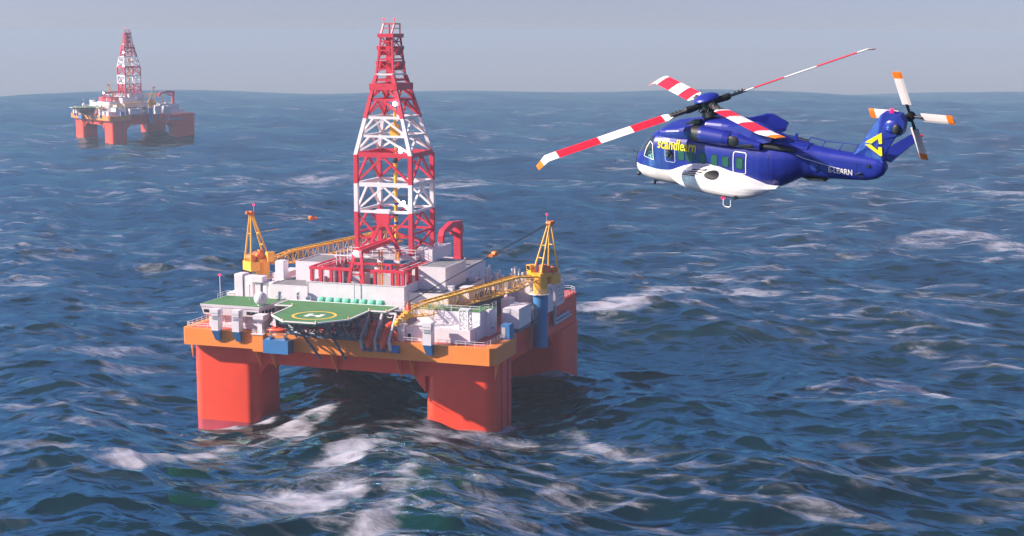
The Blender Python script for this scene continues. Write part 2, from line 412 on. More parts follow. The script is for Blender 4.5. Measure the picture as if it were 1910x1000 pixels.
# ------------------------------------------------------------------ ventilation pillars at the front
def pillar(x0, x1, frag, top=24.85):
    t = thing('vent_pillar', frag, 'vent pillar', ((x0+x1)/2, -0.5, 20), 'white and blue vent pillars along the bow')
    mb = MB(); mb.box(x0, x1, -1.4, 0.6, 20.1, top-0.9); mb.hexa([(x0-.06,-1.5,top-0.9),(x1+.06,-1.5,top-0.9),(x1+.06,0.7,top-0.9),(x0-.06,0.7,top-0.9),(x0-.06,-1.5,top),(x1+.06,-1.5,top),(x1+.06,0.7,top),(x0-.06,0.7,top)])
    part('duct', mb, 'white', t)
    mb = MB()
    for k in range(3): mb.box(x0+0.08, x1-0.35, -1.56, -1.5, top-2.1+k*0.32, top-1.95+k*0.32)
    mb.box(x1-0.02+.06, x1+0.1, -1.2, -0.3, top-1.6, top-0.4)
    part('louvre', mb, 'light_grey', t)
    mb = MB(); mb.hexa([(x0+0.45,-0.45,17.8),(x1-0.1,-0.45,17.8),(x1-0.1,-0.01,17.8),(x0+0.45,-0.01,17.8),(x0,-1.4,20.1),(x1,-1.4,20.1),(x1,-0.01,20.1),(x0,-0.01,20.1)])
    part('base', mb, 'blue', t)
pillar(-28.3, -26.6, 'leftmost white vent pillar with blue base before the bridge house')
pillar(-23.2, -21.5, 'second white vent pillar from left with blue base')
pillar(21.6, 23.5, 'white vent pillar with blue base at right of lifeboats')
# third: round headed pedestal on the orange sponson
t = thing('bow_pedestal', 'white square headed pedestal on orange block, left of rescue boat', 'pedestal', (-17, -0.4, 20))
mb = MB(); mb.box(-18.5, -15.95, -1.0, 1.6, 16.0, 19.75); part('foot', mb, 'orange', t)
mb = MB(); mb.box(-18.7, -15.8, -1.15, 1.7, 19.75, 19.95); part('platform', mb, 'white', t)
mb = MB(); mb.box(-17.6, -16.5, -0.2, 1.2, 19.95, 22.9); part('stem', mb, 'white', t)
mb = MB(); mb.hexa([(-18.0,-0.6,22.6),(-16.1,-0.6,22.6),(-16.1,1.6,22.6),(-18.0,1.6,22.6),(-18.3,-0.9,23.1),(-15.8,-0.9,23.1),(-15.8,1.9,23.1),(-18.3,1.9,23.1)]); mb.box(-18.3,-15.8,-0.9,1.9,23.1,24.0); part('head', mb, 'white', t)
mb = MB(); mb.rail([(-18.5,0.4,19.95),(-18.5,-1.0,19.95),(-16,-1.0,19.95),(-16,1.5,19.95)], h=0.8, step=0.9); part('railing', mb, 'rail', t)

# boxes, funnels behind the radome
def stack(frag, x0, x1, y0, y1, z0, z1, cap=True, name='exhaust_stack', mat='white'):
    t = thing(name, frag, 'stack', ((x0+x1)/2, (y0+y1)/2, z0))
    mb = MB(); mb.box(x0, x1, y0, y1, z0, z1); part('casing', mb, mat, t)
    mb = MB(); mb.hexa([(x0,y0,z1),(x1,y0,z1),(x1,y1,z1),(x0,y1,z1),(x0+.12,y0+.12,z1+.2),(x1-.12,y0+.12,z1+.2),(x1-.12,y1-.12,z1+.2),(x0+.12,y1-.12,z1+.2)]) if cap else mb.box(x0-.1,x1+.1,y0-.1,y1+.1,z1,z1+.15)
    part('cap', mb, mat, t)
    return t
stack('tall white box stack furthest left behind the bridge house', -31.0, -28.9, 14.2, 17.5, 20.05, 30.0)
stack('shorter white box stack beside the tallest left one', -28.7, -26.5, 14.4, 17.2, 20.05, 29.6)
stack('low white casing left of the paired box stacks', -33.0, -31.1, 14.2, 22, 20.05, 25.6, cap=False, name='low_casing')
t = thing('funnel', 'white funnel with wide square head behind the radome', 'funnel', (-24.5, 14.5, 20))
mb = MB(); mb.box(-25.6, -24.3, 14.0, 15.6, 20.05, 29.0); part('shaft', mb, 'white', t)
mb = MB(); mb.box(-26.4, -23.6, 13.6, 16.2, 28.6, 29.9); part('head', mb, 'white', t)
t = thing('round_tank', 'white rounded tank casing beside the square headed funnel', 'tank', (-22.6, 15.5, 20))
mb = MB(); mb.tube((-23.0,15.4,20.05),(-23.0,15.4,28.6),1.35,n=20); part('shell', mb, 'white', t)
mb = MB(); mb.box(-22.4,-21.1,14.2,17.2,20.05,28.8); part('side_casing', mb, 'white', t)
stack('tall narrow white stack right of the left yellow crane', -23.3, -21.2, 19.5, 22.0, 28.52 if False else 20.05, 32.6)
stack('squat white stack beside dark wall right of centre', 22.2, 24.3, 19.2, 22.5, 25.42, 29.0, cap=False, name='square_vent')
stack('white box vent before the right yellow crane', 28.9, 31.0, 27.5, 31, 20.05, 25.4, name='square_vent')
stack('slim white vent behind the right yellow crane boom', 29.6, 32.2, 38, 41, 20.05, 27.4, name='square_vent')
stack('big white louvred casing on stern side of right crane', 32.8, 36.0, 46.9, 53.0, 20.9, 26.4, cap=False, name='louvred_casing')
for k in range(4):
    mb = MB(); mb.box(36.0, 36.06, 47.3, 52.6, 21.8+k*1.1, 22.5+k*1.1); part('louvre', mb, 'light_grey', RIG[-1][0])
for yy in (48.3, 51.0):
    mb = MB(); mb.sphere((34.6, yy, 26.65), 0.55, sz=0.7); part('dome', mb, 'white', RIG[-1][0])
stack('narrow white casing beside the blue crane pedestal', 33.4, 36.0, 39.6, 44.2, 20.6, 26.6, cap=False, name='louvred_casing')
stack('white casing by the left yellow crane pedestal', -36, -33.2, 42, 52, 20.5, 25.8, cap=False, name='louvred_casing')

# starboard container, blue cabin, hose reel
t = thing('cargo_container', 'large white container at right deck edge before the blue pedestal', 'container', (34, 22, 21))
mb = MB(); mb.box(32.6, 36.3, 18.0, 26.6, 20.9, 25.2); part('shell', mb, 'white', t)
mb = MB(); mb.box(32.7, 36.2, 18.2, 26.4, 20.03, 20.9); part('skid', mb, 'slate', t)
mb = MB()
for yy in (18.0, 26.45): mb.box(36.28, 36.36, yy, yy+0.15, 20.9, 25.22)
mb.box(36.28, 36.36, 18.0, 26.6, 25.1, 25.24); part('frame', mb, 'light_grey', t)
t = thing('blue_cabin', 'small blue cabin with pale door at right bow corner', 'cabin', (36, 12, 20))
mb = MB(); mb.prism([(10.2,20.02),(13.2,20.02),(13.2,22.6),(12.6,23.2),(10.2,23.2)], 34.9, 36.8, axis=0); part('body', mb, 'blue', t)
mb = MB(); mb.box(35.1, 35.9, 10.14, 10.22, 20.4, 22.6); part('door', mb, 'light_grey', t)
t = thing('hose_reel', 'grey hose reel with caged drum beside the blue pedestal', 'hose reel', (34.6, 31, 20))
mb = MB(); mb.tube((33.6,30.6,22.0),(35.8,30.6,22.0),1.5,n=22); part('drum', mb, 'light_grey', t)
mb = MB()
for x in (33.5, 35.9):
    for k in range(10):
        a = 2*PI*k/10; a2 = 2*PI*(k+1)/10
        p = (x, 30.6+2.1*math.cos(a), 22+2.1*math.sin(a)); q = (x, 30.6+2.1*math.cos(a2), 22+2.1*math.sin(a2))
        mb.tube(p, q, 0.09, n=5); mb.tube((x,30.6,22),p,0.06,n=4)
        if x < 34: mb.tube(p, (35.9, p[1], p[2]), 0.06, n=4)
part('cage', mb, 'slate', t)
mb = MB(); mb.tube((35.8,30.6,22.0),(35.98,30.6,22.0),0.3,n=10); part('hub', mb, 'navy', t)
mb = MB(); mb.box(33.2,36.0,29.6,31.6,19.95,20.4); part('base', mb, 'slate', t)

# standing drill pipes amidships
for k in range(22):
    row = k % 2
    x = 17.0+(k//2)*1.25+row*0.5+random.uniform(-.2,.2); y = 41.0+row*4.0+random.uniform(-.8,.8); h = random.uniform(7.4, 10.2)
    mb = MB(); mb.tube((x,y,20.05),(x,y,20.05+h),0.27,n=8); mb.tube((x,y,20.05+h*0.72),(x,y,20.05+h*0.76),0.36,n=8); mb.tube((x,y,20.05+h),(x,y,20.3+h),0.34,n=8)
    single('standing_pipe', mb, 'pipe_steel', 'upright pale drill pipe among the pipe cluster behind right boom', 'pipe', (x,y,20.05), 'upright drill pipes')

# ------------------------------------------------------------------ red pipe frame, A-frame
t = thing('pipe_frame', 'crimson open steel frame on posts before the derrick', 'steel frame', (0, 20, 28))
mb = MB(); mb.box(-11.6, 11.4, 13.3, 14.0, 32.4, 33.0); part('front_beam', mb, 'derrick_red', t)
for xs in ((-11.3,-8.3), (8.6,11.1)):
    for x in xs:
        mb = MB(); mb.box(x-0.22, x+0.22, 14.0, 31, 32.65, 33.1); part('side_beam', mb, 'derrick_red', t)
    for y in (16.5, 20, 23.5, 27):
        mb = MB(); mb.box(xs[0]+0.22, xs[1]-0.22, y, y+0.45, 32.7, 33.05); part('cross_tie', mb, 'derrick_red', t)
    mb = MB(); mb.box((xs[0]+xs[1])/2-0.15, (xs[0]+xs[1])/2+0.15, 14.2, 27, 33.06, 33.14); part('walkway', mb, 'light_grey', t)
for x in (-11.1,-8.8,-6.3,-4.1,1.1,4.3,8.5,9.9,11.0):
    mb = MB(); mb.box(x-0.32, x+0.32, 13.35, 13.95, 27.0, 32.4); part('post', mb, 'derrick_red', t)
    mb = MB(); mb.box(x+0.5, x+0.74, 13.5, 13.8, 27.0, 32.4); part('pipe', mb, 'white', t)
for (x, y) in ((-11.3,18),(-11.3,24),(11.1,17),(11.1,21),(11.1,26),(-8.3,22),(8.6,22),(3.5,24),(6.5,25)):
    mb = MB(); mb.box(x-0.3, x+0.3, y, y+0.6, 27.0, 32.66); part('post', mb, 'derrick_red', t)
mb = MB()
for x in (-6.5, 0.5, 6.8): mb.beam((x,24.5,27.2),(x+2.0,24.5,32.4),0.35)
mb.box(-8.0, 8.4, 24.3, 24.8, 32.2, 32.65)
mb.box(-8.0, 8.4, 24.3, 24.8, 30.2, 30.5); part('bracing', mb, 'derrick_red', t)
for x in (3.0, 7.0):
    mb = MB(); mb.box(x, x+0.3, 18.5, 18.9, 27.0, 36.4); mb.box(x+0.65, x+0.95, 18.5, 18.9, 27.0, 36.4); part('guide_column', mb, 'guide_orange', t)
    mb = MB(); mb.box(x-0.2, x+1.2, 18.3, 19.0, 33.9, 34.5); part('collar', mb, 'white', t)
mb = MB(); mb.rail([(-6.5,17,33.1),(-6.5,25,33.1)], h=3.2, r=0.12); mb.rail([(-6.5,17,35.0),(6.5,17,35.0)], h=0.3, r=0.12, step=4); part('railing', mb, 'rail', t)
mb = MB(); mb.box(-4.0,-0.6,19,22,27,31.2); mb.box(1.8,6.2,20,23.8,27,30.6); part('pump_unit', mb, 'light_grey', t)
t = thing('catwalk_frame', 'crimson A-shaped frame carrying a beam to the derrick', 'A-frame', (0, 13, 29))
for (a, b) in (((-1.7,12.9,29.87),(-0.35,13.1,36.8)), ((1.8,12.9,29.87),(1.35,13.1,36.8))):
    mb = MB(); mb.beam(a, b, 0.62, 0.62); part('leg', mb, 'derrick_red', t)
mb = MB()
for z, w in ((31.6,1.45),(34.0,1.2)): mb.box(-w+0.15, w+0.15, 12.8, 13.2, z, z+0.35)
part('rung', mb, 'derrick_red', t)
for x in (-0.1, 1.3):
    mb = MB(); mb.beam((x,12.6,36.9),(x+0.35,29.5,37.4),0.5,0.95); part('girder', mb, 'derrick_red', t)
mb = MB()
for k in range(5): y = 14.5+k*3; mb.box(0.1+0.02*(y-13), 1.1+0.02*(y-13), y, y+0.3, 36.9+0.03*(y-13), 37.2+0.03*(y-13))
part('tie', mb, 'derrick_red', t)
mb = MB(); mb.sphere((0.35,12.3,36.7),0.55); part('floodlight', mb, 'lamp_white', t)

# ------------------------------------------------------------------ derrick
t = thing('derrick', 'tall crimson and white banded lattice drilling derrick', 'derrick', (0.1, 35, 34.2))
ZK = [34.2, 57, 75, 84.4, 86.6]
X0 = [-6.6,-6.6,-2.6,-1.75,-1.45]; X1 = [6.9,6.9,1.55,0.85,1.2]; Y0 = [28.4,28.4,31.4,32.6,33.4]; Y1 = [41.6,41.6,38.6,37.4,36.6]
def cor(z):
    return [(float(np.interp(z,ZK,a)), float(np.interp(z,ZK,b)), z) for a, b in ((X0,Y0),(X1,Y0),(X1,Y1),(X0,Y1))]
bands = [(34.2,43.9,0),(43.9,50.4,1),(50.4,57,0),(57,65.3,1),(65.3,75,0),(75,84.4,0)]
dm = ['derrick_red','derrick_white']
for k in range(4):
    mb = MB()
    for z0, z1, c in bands:
        w = 0.95 if z0 < 57 else (0.9 if z0 < 74 else 0.42)
        w1 = 0.95 if z1 <= 57 else (0.8 if z1 < 76 else 0.36)
        p = cor(z0)[k]; q = cor(z1)[k]
        mb.hexa([(p[0]-w/2,p[1]-w/2,z0),(p[0]+w/2,p[1]-w/2,z0),(p[0]+w/2,p[1]+w/2,z0),(p[0]-w/2,p[1]+w/2,z0),
                 (q[0]-w1/2,q[1]-w1/2,z1),(q[0]+w1/2,q[1]-w1/2,z1),(q[0]+w1/2,q[1]+w1/2,z1),(q[0]-w1/2,q[1]+w1/2,z1)], c)
    part('leg', mb, dm, t)
def girder(z, h, w, c, name='girder', faces=range(4)):
    C4 = cor(z); mb = MB()
    for k in faces: 
        p = Vector(C4[k]); q = Vector(C4[(k+1)%4]); d = (q-p).normalized()*0.40
        mb.beam(p+d, q-d, w, h)
    part(name, mb, dm[c], t)
girder(57, 1.05, 0.7, 0); girder(50.2, 0.95, 0.65, 1); girder(44.0, 0.6, 0.5, 1); girder(65.4, 0.6, 0.5, 1); girder(61.2, 0.5, 0.45, 1)
girder(69.4, 0.55, 0.45, 0); girder(73.9, 0.5, 0.45, 0); girder(39.0, 0.5, 0.45, 0, faces=(1,2,3))
def bay(z0, z1, c, w, kind='A', faces=range(4)):
    A = cor(z0); B = cor(z1)
    for k in faces:
        k2 = (k+1)%4; mb = MB()
        m = (Vector(B[k])+Vector(B[k2]))/2; ml = (Vector(A[k])+Vector(A[k2]))/2
        if kind == 'A':
            mb.beam(A[k], m, w); mb.beam(A[k2], m, w)
        elif kind == 'V':
            mb.beam(B[k], ml, w); mb.beam(B[k2], ml, w)
        else:
            mb.beam(A[k], B[k2], w); mb.beam(A[k2], B[k], w)
        part('cross_bracing', mb, dm[c], t)
bay(50.6, 56.6, 0, 0.48); bay(44.2, 49.8, 1, 0.46); bay(57.5, 61.0, 1, 0.46); bay(61.4, 65.2, 1, 0.44); bay(65.7, 69.2, 0, 0.42); bay(69.6, 72.4, 0, 0.40)
bay(34.6, 38.8, 0, 0.45, 'X', (1,2,3)); bay(39.2, 43.7, 0, 0.45, 'A', (1,2,3))
# knuckle plate and splayed front legs
mb = MB(); mb.prism([(-1.5,44.4),(1.7,44.4),(1.7,41.6),(1.2,40.6),(-1.0,40.6),(-1.5,41.6)], 27.7, 28.5, axis=1); part('gusset_plate', mb, dm[0], t)
mb = MB(); mb.box(-1.55,1.75,27.62,28.6,43.7,44.6); part('gusset_cap', mb, dm[1], t)
for (xa, xb) in ((-0.7,-4.2),(0.9,4.4)):
    mb = MB(); mb.beam((xa,28.1,41.2),(xb,28.1,34.2),0.85,0.7); part('splayed_leg', mb, dm[0], t)
for a_, b_ in (((-6.4,28.4,43.4),(-1.9,28.4,38.6)), ((6.6,28.4,43.4),(2.1,28.4,38.6)), ((-6.4,28.4,37.6),(-2.6,28.4,38.2))):
    mb = MB(); mb.beam(a_, b_, 0.42); part('cross_bracing', mb, dm[0], t)
# monkey board platform and collar
C4 = cor(72.4); mb = MB()
for k in range(4):
    p = Vector(C4[k]); q = Vector(C4[(k+1)%4]); d = (q-p).normalized(); n = Vector((d.y,-d.x,0))
    mb.beam(p-d*0.75+n*0.45, q+d*0.15+n*0.45, 0.3, 1.5)
part('platform', mb, dm[0], t)
C4 = cor(75.2); mb = MB()
for k in range(4):
    p = Vector(C4[k]); q = Vector(C4[(k+1)%4]); d = (q-p).normalized()
    mb.beam(p-d*0.2, q-d*0.2, 0.4, 0.38)
part('collar', mb, dm[1], t)
for z in (76.4, 78.6, 80.6, 82.6): girder(z, 0.34, 0.3, 0)
for a, b, kk in ((75.4,78.4,'X'),(78.7,80.5,'A'),(80.8,84,'X')): bay(a, b, 0, 0.14, kk)
mb = MB(); mb.box(-1.0,0.3,33.4,34.1,73.5,83.8); mb.box(-1.5,-1.2,35,36.5,73,84); part('inner_column', mb, dm[0], t)
for xs, s in ((-2.3,-1),(1.3,1)):
    for z in (80.8, 77.4):
        mb = MB(); dx = 0.25 if z < 80 else 0.0
        mb.prism([(xs+s*(0.0+dx), z-1.3),(xs+s*(0.35+dx), z-1.0),(xs+s*(0.95+dx), z+0.2),(xs+s*(0.95+dx), z+0.75),(xs-s*(0.2), z+0.75)], 33.2, 36.5, axis=1)
        part('wing_plate', mb, dm[0], t)
C4 = cor(84.4); mb = MB(); mb.box(-2.45,1.5,31.9,38.1,83.5,84.4); part('crown_platform', mb, dm[0], t)
C5 = cor(86.6); mb = MB()
for k in range(4):
    mb.beam(C4[k], C5[k], 0.3); mb.beam(C5[k], C5[(k+1)%4], 0.28); mb.beam(Vector(C4[k]).lerp(Vector(C5[k]),.55), Vector(C4[(k+1)%4]).lerp(Vector(C5[(k+1)%4]),.55), 0.2)
part('crown_frame', mb, dm[0], t)
for k in (0, 1):
    mb = MB(); p = C5[k]; mb.tube((p[0],p[1],86.7),(p[0],p[1],87.4),0.09,n=6); b = part('beacon_mast', mb, 'guide_orange', t)
    mb = MB(); mb.sphere((p[0],p[1],87.65),0.24); part('beacon', mb, 'lamp_red', b)
# drill string
mb = MB(); mb.tube((0.6,34.5,34.3),(0.6,34.5,56),0.42,n=12); part('drill_string', mb, 'yellow', t)
mb = MB()
for z in (36.5,40.5,45,49.3,53): mb.tube((0.6,34.5,z),(0.6,34.5,z+0.55),0.46,n=12)
part('collar_ring', mb, 'rod_blue', t)
mb = MB(); mb.tube((0.6,34.5,54.8),(0.6,34.5,56.4),0.5,n=12); mb.tube((0.6,34.5,42.4),(0.6,34.5,43.4),0.48,n=12); part('tool_joint', mb, 'cable', t)
mb = MB(); mb.box(-0.5,1.5,34,35.4,60.6,63.6); mb.tube((0.6,34.5,63.6),(0.6,34.5,67.5),0.35,n=8); mb.tube((0.6,34.5,56.2),(0.6,34.5,60.6),0.18,n=8); part('top_drive', mb, 'yellow', t)
mb = MB()
for dx in (-0.25,0.0,0.25): mb.tube((0.6+dx,34.5,67.5),(0.2+dx,34.5,84),0.05,n=4)
part('hoist_cable', mb, 'cable', t)
for (x, y, z) in ((2.65,29.7,68.6),(4.5,28.3,58.0),(5.3,27.8,46.3)):
    mb = MB(); mb.sphere((x,y,z),0.45); part('floodlight', mb, 'lamp_white', t)

# ------------------------------------------------------------------ pedestal cranes
def crane(cx, cy, d, boom_end_z, L, frag, tip_hook):
    d = Vector((d[0], d[1], 0)).normalized(); n = Vector((d.y,-d.x,0))
    c = Vector((cx, cy, 0))
    def W(u, v, z): return c+d*u+n*v+Vector((0,0,z))
    t = thing('pedestal_crane', frag, 'crane', (cx, cy, 13.4))
    mb = MB(); mb.tube((cx,cy,13.4),(cx,cy,25.7),1.72,n=28); part('pedestal', mb, 'blue', t)
    mb = MB(); mb.tube((cx,cy,25.7),(cx,cy,25.85),2.6,n=28); ring = part('ring_platform', mb, 'white', t)
    mb = MB(); pts = [(cx+2.5*math.cos(a),cy+2.5*math.sin(a),25.85) for a in [2*PI*i/18 for i in range(19)]]; mb.rail(pts, h=1.15, step=0.6, r=0.045); part('railing', mb, 'rail', ring)
    mb = MB(); mb.tube((cx,cy,25.85),(cx,cy,30.2),1.66,n=28); mb.tube((cx,cy,28.3),(cx,cy,28.45),1.72,n=28); part('slew_column', mb, 'yellow', t)
    mb = MB()
    mb.hexa([W(1.7,-1.9,29.9),W(1.7,1.9,29.9),W(-1.9,1.9,29.7),W(-1.9,-1.9,29.7),W(1.9,-1.9,30.6),W(1.9,1.9,30.6),W(-1.9,1.9,30.6),W(-1.9,-1.9,30.6)])
    mb.hexa([W(-1.7,-2.2,27.9),W(-1.7,2.2,27.9),W(-4.2,2.2,27.9),W(-4.2,-2.2,27.9),W(-1.7,-2.2,30.1),W(-1.7,2.2,30.1),W(-4.2,2.2,30.1),W(-4.2,-2.2,30.1)])
    part('machinery_deck', mb, 'yellow', t)
    mb = MB(); mb.tube(W(-1.2,-1.3,31.3),W(-1.2,1.3,31.3),0.95,n=14); mb.tube(W(-3.2,-1.3,31.0),W(-3.2,1.3,31.0),0.8,n=14); mb.hexa([W(0.6,-1.5,30.6),W(0.6,0,30.6),W(-0.6,0,30.6),W(-0.6,-1.5,30.6),W(0.4,-1.4,32.4),W(0.4,-0.1,32.4),W(-0.6,-0.1,32.6),W(-0.6,-1.4,32.6)]); part('winch', mb, 'crane_orange', t)
    mb = MB(); mb.hexa([W(1.6,1.5,30.0),W(1.6,2.9,30.0),W(0,2.9,30.0),W(0,1.5,30.0),W(1.9,1.5,32.3),W(1.9,2.9,32.3),W(0,2.9,32.3),W(0,1.5,32.3)]); cab = part('cab', mb, 'yellow', t)
    mb = MB(); mb.hexa([W(1.66,1.65,30.7),W(1.66,2.75,30.7),W(1.62,2.75,30.7),W(1.62,1.65,30.7),W(1.93,1.65,32.1),W(1.93,2.75,32.1),W(1.8,2.75,32.1),W(1.8,1.65,32.1)]); part('window', mb, 'window', cab)
    ap = (-2.7, 0, 41.6)
    for (u, v, z, r) in ((1.1,-1.35,30.5,.24),(1.1,1.35,30.5,.24),(-3.9,-1.7,30.1,.24),(-3.9,1.7,30.1,.24)):
        mb = MB(); mb.tube(W(u,v,z), W(ap[0]+0.25*math.copysign(1,u),0.32*math.copysign(1,v),41.4), r, 0.2, n=8); part('mast_leg', mb, 'yellow', t)
    mb = MB(); a = W(-1.0,-0.72,36.8); b = W(-1.0,0.72,36.8); mb.beam(a,b,0.22); mb.beam(W(-3.2,-0.9,36.8),W(-3.2,0.9,36.8),0.2); mb.beam(W(-0.1,-1.0,34.0),W(-0.1,1.0,34.0),0.2); mb.tube(W(-1.0,0,36.9),W(3.8,1.2,37.5),0.06,n=5); part('mast_tie', mb, 'yellow', t)
    mb = MB(); mb.tube(W(-2.7,-0.75,41.7),W(-2.7,0.75,41.7),0.55,n=12); mb.tube(W(-3.7,-0.3,41.8),W(-3.7,0.3,41.8),0.45,n=12); mb.box(W(-2.7,0,0).x-0.4,W(-2.7,0,0).x+0.4,W(-2.7,0,0).y-0.4,W(-2.7,0,0).y+0.4,41.2,42.0); part('mast_head', mb, 'crane_orange', t)
    p = W(-2.2,0.4,42.0)
    mb = MB(); mb.tube(p,p+Vector((0,0,1.5)),0.07,n=5); pole = part('beacon_pole', mb, 'light_grey', t)
    mb = MB(); mb.sphere(p+Vector((0,0,1.75)),0.25); part('beacon', mb, 'lamp_red', pole)
    # boom
    r = W(1.7,0,29.6); e = W(L,0,boom_end_z)
    dirb = (e-r).normalized(); upb = Vector((0,0,1))
    mb = MB()
    p1 = r.lerp(e,0.16); p2 = r.lerp(e,0.86)
    mb.lattice(r, p1, 2.5, 0.7, 2.3, 2.9, 4, 0.13, 0.05, rtop=0.2)
    mb.lattice(p1, p2, 2.3, 2.9, 2.2, 2.8, 18, 0.13, 0.05, rtop=0.24)
    mb.lattice(p2, e, 2.2, 2.8, 1.4, 1.1, 4, 0.13, 0.05, rtop=0.2)
    boom = part('boom', mb, 'yellow', t)
    mb = MB(); s = n*0.45
    for i in range(18):
        a = p1.lerp(p2,i/18)+Vector((0,0,1.50)); b = p1.lerp(p2,(i+0.55)/18)+Vector((0,0,1.48))
        mb.beam(a-n*0.7,b-n*0.7,0.6,0.06)
    part('walkway', mb, 'yellow', boom)
    # boom head
    mb = MB(); 
    hu = Vector((0,0,1)); q = e
    def Hh(u, v, w): return q+dirb*u+n*v+hu*w
    mb.hexa([Hh(-1.2,-0.75,-0.6),Hh(-1.2,0.75,-0.6),Hh(2.6,0.45,-1.9),Hh(2.6,-0.45,-1.9),Hh(-0.6,-0.75,0.7),Hh(-0.6,0.75,0.7),Hh(2.9,0.45,-1.2),Hh(2.9,-0.45,-1.2)])
    part('boom_head', mb, 'yellow', boom)
    mb = MB()
    for k in range(4):
        u = -0.2+k*0.75; w = 0.62-k*0.42
        mb.tube(Hh(u,-0.6+0.05*k,w-0.1),Hh(u,0.6-0.05*k,w-0.1),0.3,n=10)
    mb.hexa([Hh(-1.3,-0.3,0.6),Hh(-1.3,0.3,0.6),Hh(-0.4,0.3,0.6),Hh(-0.4,-0.3,0.6),Hh(-1.1,-0.2,2.5),Hh(-1.1,0.2,2.5),Hh(-0.6,0.2,2.5),Hh(-0.6,-0.2,2.5)])
    part('sheaves', mb, 'crane_orange', boom)
    for v in (-0.5, 0.5):
        mb = MB(); mb.sphere(Hh(-0.3,v,1.1),0.2); part('beacon', mb, 'lamp_red', boom)
    # luffing cables and equaliser block
    apx = W(-2.7,0,41.7); blk = apx.lerp(e+hu*2.3, 0.42); tip = e+hu*2.3
    mb = MB()
    for v in (-0.45,-0.15,0.15,0.45):
        mb.tube(apx+n*v, blk+n*v, 0.04, n=4); mb.tube(blk+n*v*0.6, tip+n*v*0.6, 0.03, n=4)
    part('luffing_cable', mb, 'cable', t)
    mb = MB(); mb.box(blk.x-0.5,blk.x+0.5,blk.y-0.7,blk.y+0.7,blk.z-0.25,blk.z+0.25); dd=(apx-blk).normalized(); mb.tube(blk+dd*1.0-n*0.6,blk+dd*1.0+n*0.6,0.55,n=10); part('equaliser_block', mb, 'crane_orange', t)
    mb = MB(); mb.tube(W(1.0,0.9,31.6), e+hu*1.5+n*0.5, 0.07, n=5); part('hoist_cable', mb, 'cable', t)
    hz = tip_hook; hp = Hh(2.8,0,-1.6)
    mb = MB(); mb.tube(hp, (hp.x,hp.y,hz+1.0), 0.05, n=4); mb.tube(Hh(0.9,0,-1.0),(Hh(0.9,0,0).x,Hh(0.9,0,0).y,hz+2.9),0.05,n=4); part('hook_cable', mb, 'cable', t)
    mb = MB()
    prof = [(0.12,0.8),(0.55,0.45),(0.62,0.0),(0.45,-0.6),(0.18,-1.2),(0.16,-1.6)]
    for (ra, za), (rb, zb) in zip(prof[:-1], prof[1:]): mb.tube((hp.x,hp.y,hz+za),(hp.x,hp.y,hz+zb),ra,rb,n=12,caps=False)
    mb.tube((hp.x,hp.y,hz-1.6),(hp.x,hp.y,hz-1.9),0.3,n=8); part('hook_ball', mb, 'boat_orange', t)
    g = Hh(0.9,0,0); mb = MB(); mb.box(g.x-0.7,g.x+0.7,g.y-0.3,g.y+0.3,hz+2.5,hz+2.9); part('hook_block', mb, 'yellow', t)
    return t
crane(35.5, 36, (-0.505,-0.863), 25.6, 38.5, 'yellow lattice crane at right side, boom lowered over the bow', 21.6)
crane(-35.3, 36, (0.585,0.811), 33.6, 38.0, 'yellow lattice crane at left side, boom reaching behind the derrick', 29.0)

# boom rest tower
t = thing('boom_rest', 'slim white lattice tower under the right crane boom', 'lattice tower', (29.4, 4.2, 23))
mb = MB(); mb.lattice((29.2,3.9,23.0),(29.2,3.9,27.1),1.9,1.9,1.9,1.9,4,0.13,0.08,side=(1,0,0),up=(0,1,0)); part('frame', mb, 'rail', t)
mb = MB(); mb.box(28.1,30.3,2.9,4.9,27.1,27.35); part('saddle', mb, 'rail', t)

# red knuckle crane at the stern
t = thing('knuckle_crane', 'crimson knuckle arm crane at stern, right of derrick', 'crane', (1.8, 72, 27))
mb = MB(); mb.box(0.9,2.7,71.1,72.9,27.0,35.0); mb.box(0.7,2.9,70.9,73.1,27.0,27.6); part('post', mb, 'derrick_red', t)
mb = MB(); mb.tube((0.6,72,34.6),(3.0,72,34.6),0.9,n=14); mb.box(1.0,2.6,71.2,73.6,34.0,36.0); part('knuckle', mb, 'derrick_red', t)
mb = MB(); mb.prism([(73.4,36.0),(73.4,36.9),(66.5,37.4),(60.5,36.0),(59.4,34.6),(59.4,32.6),(60.3,32.6),(61.3,35.0),(66.5,35.8),(70.8,35.4)], 1.1, 2.5, axis=0); part('arm', mb, 'derrick_red', t)
mb = MB(); mb.tube((1.8,71.0,33.8),(1.8,64.5,35.5),0.3,n=8); mb.tube((1.8,71.0,33.2),(1.8,66.5,34.6),0.42,n=8); part('ram', mb, 'derrick_red', t)

# ------------------------------------------------------------------ helideck
t = thing('helideck', 'green octagonal helideck with white H overhanging the bow', 'helideck', (-0.7, -6.5, 20))
hp = [(-9.5,-8.7),(-4.0,-14.4),(3.5,-14.4),(8.1,-8.5),(7.9,2.3),(11.9,2.3),(11.9,8.7),(-14.4,8.6),(-14.4,2.1),(-10.3,2.4)]
mb = MB(); mb.prism(hp, 25.55, 26.0); part('deck', mb, 'green', t)
mb = MB()
for a, b in zip(hp, hp[1:]+hp[:1]):
    mb.beam((a[0],a[1],25.95),(b[0],b[1],25.95),0.30,0.26)
part('edge_rim', mb, 'mark_white', t)
mb = MB(); cx, cy = -0.7, -6.6; n = 64; vs = []
for i in range(n):
    a = 2*PI*i/n
    for r in (4.15, 4.75): vs.append((cx+r*math.cos(a), cy+r*math.sin(a), 26.006))
mb.add(vs, [(2*i,2*i+1,(2*i+3)%(2*n),(2*i+2)%(2*n)) for i in range(n)]); part('landing_circle', mb, 'mark_yellow', t)
mb = MB(); 
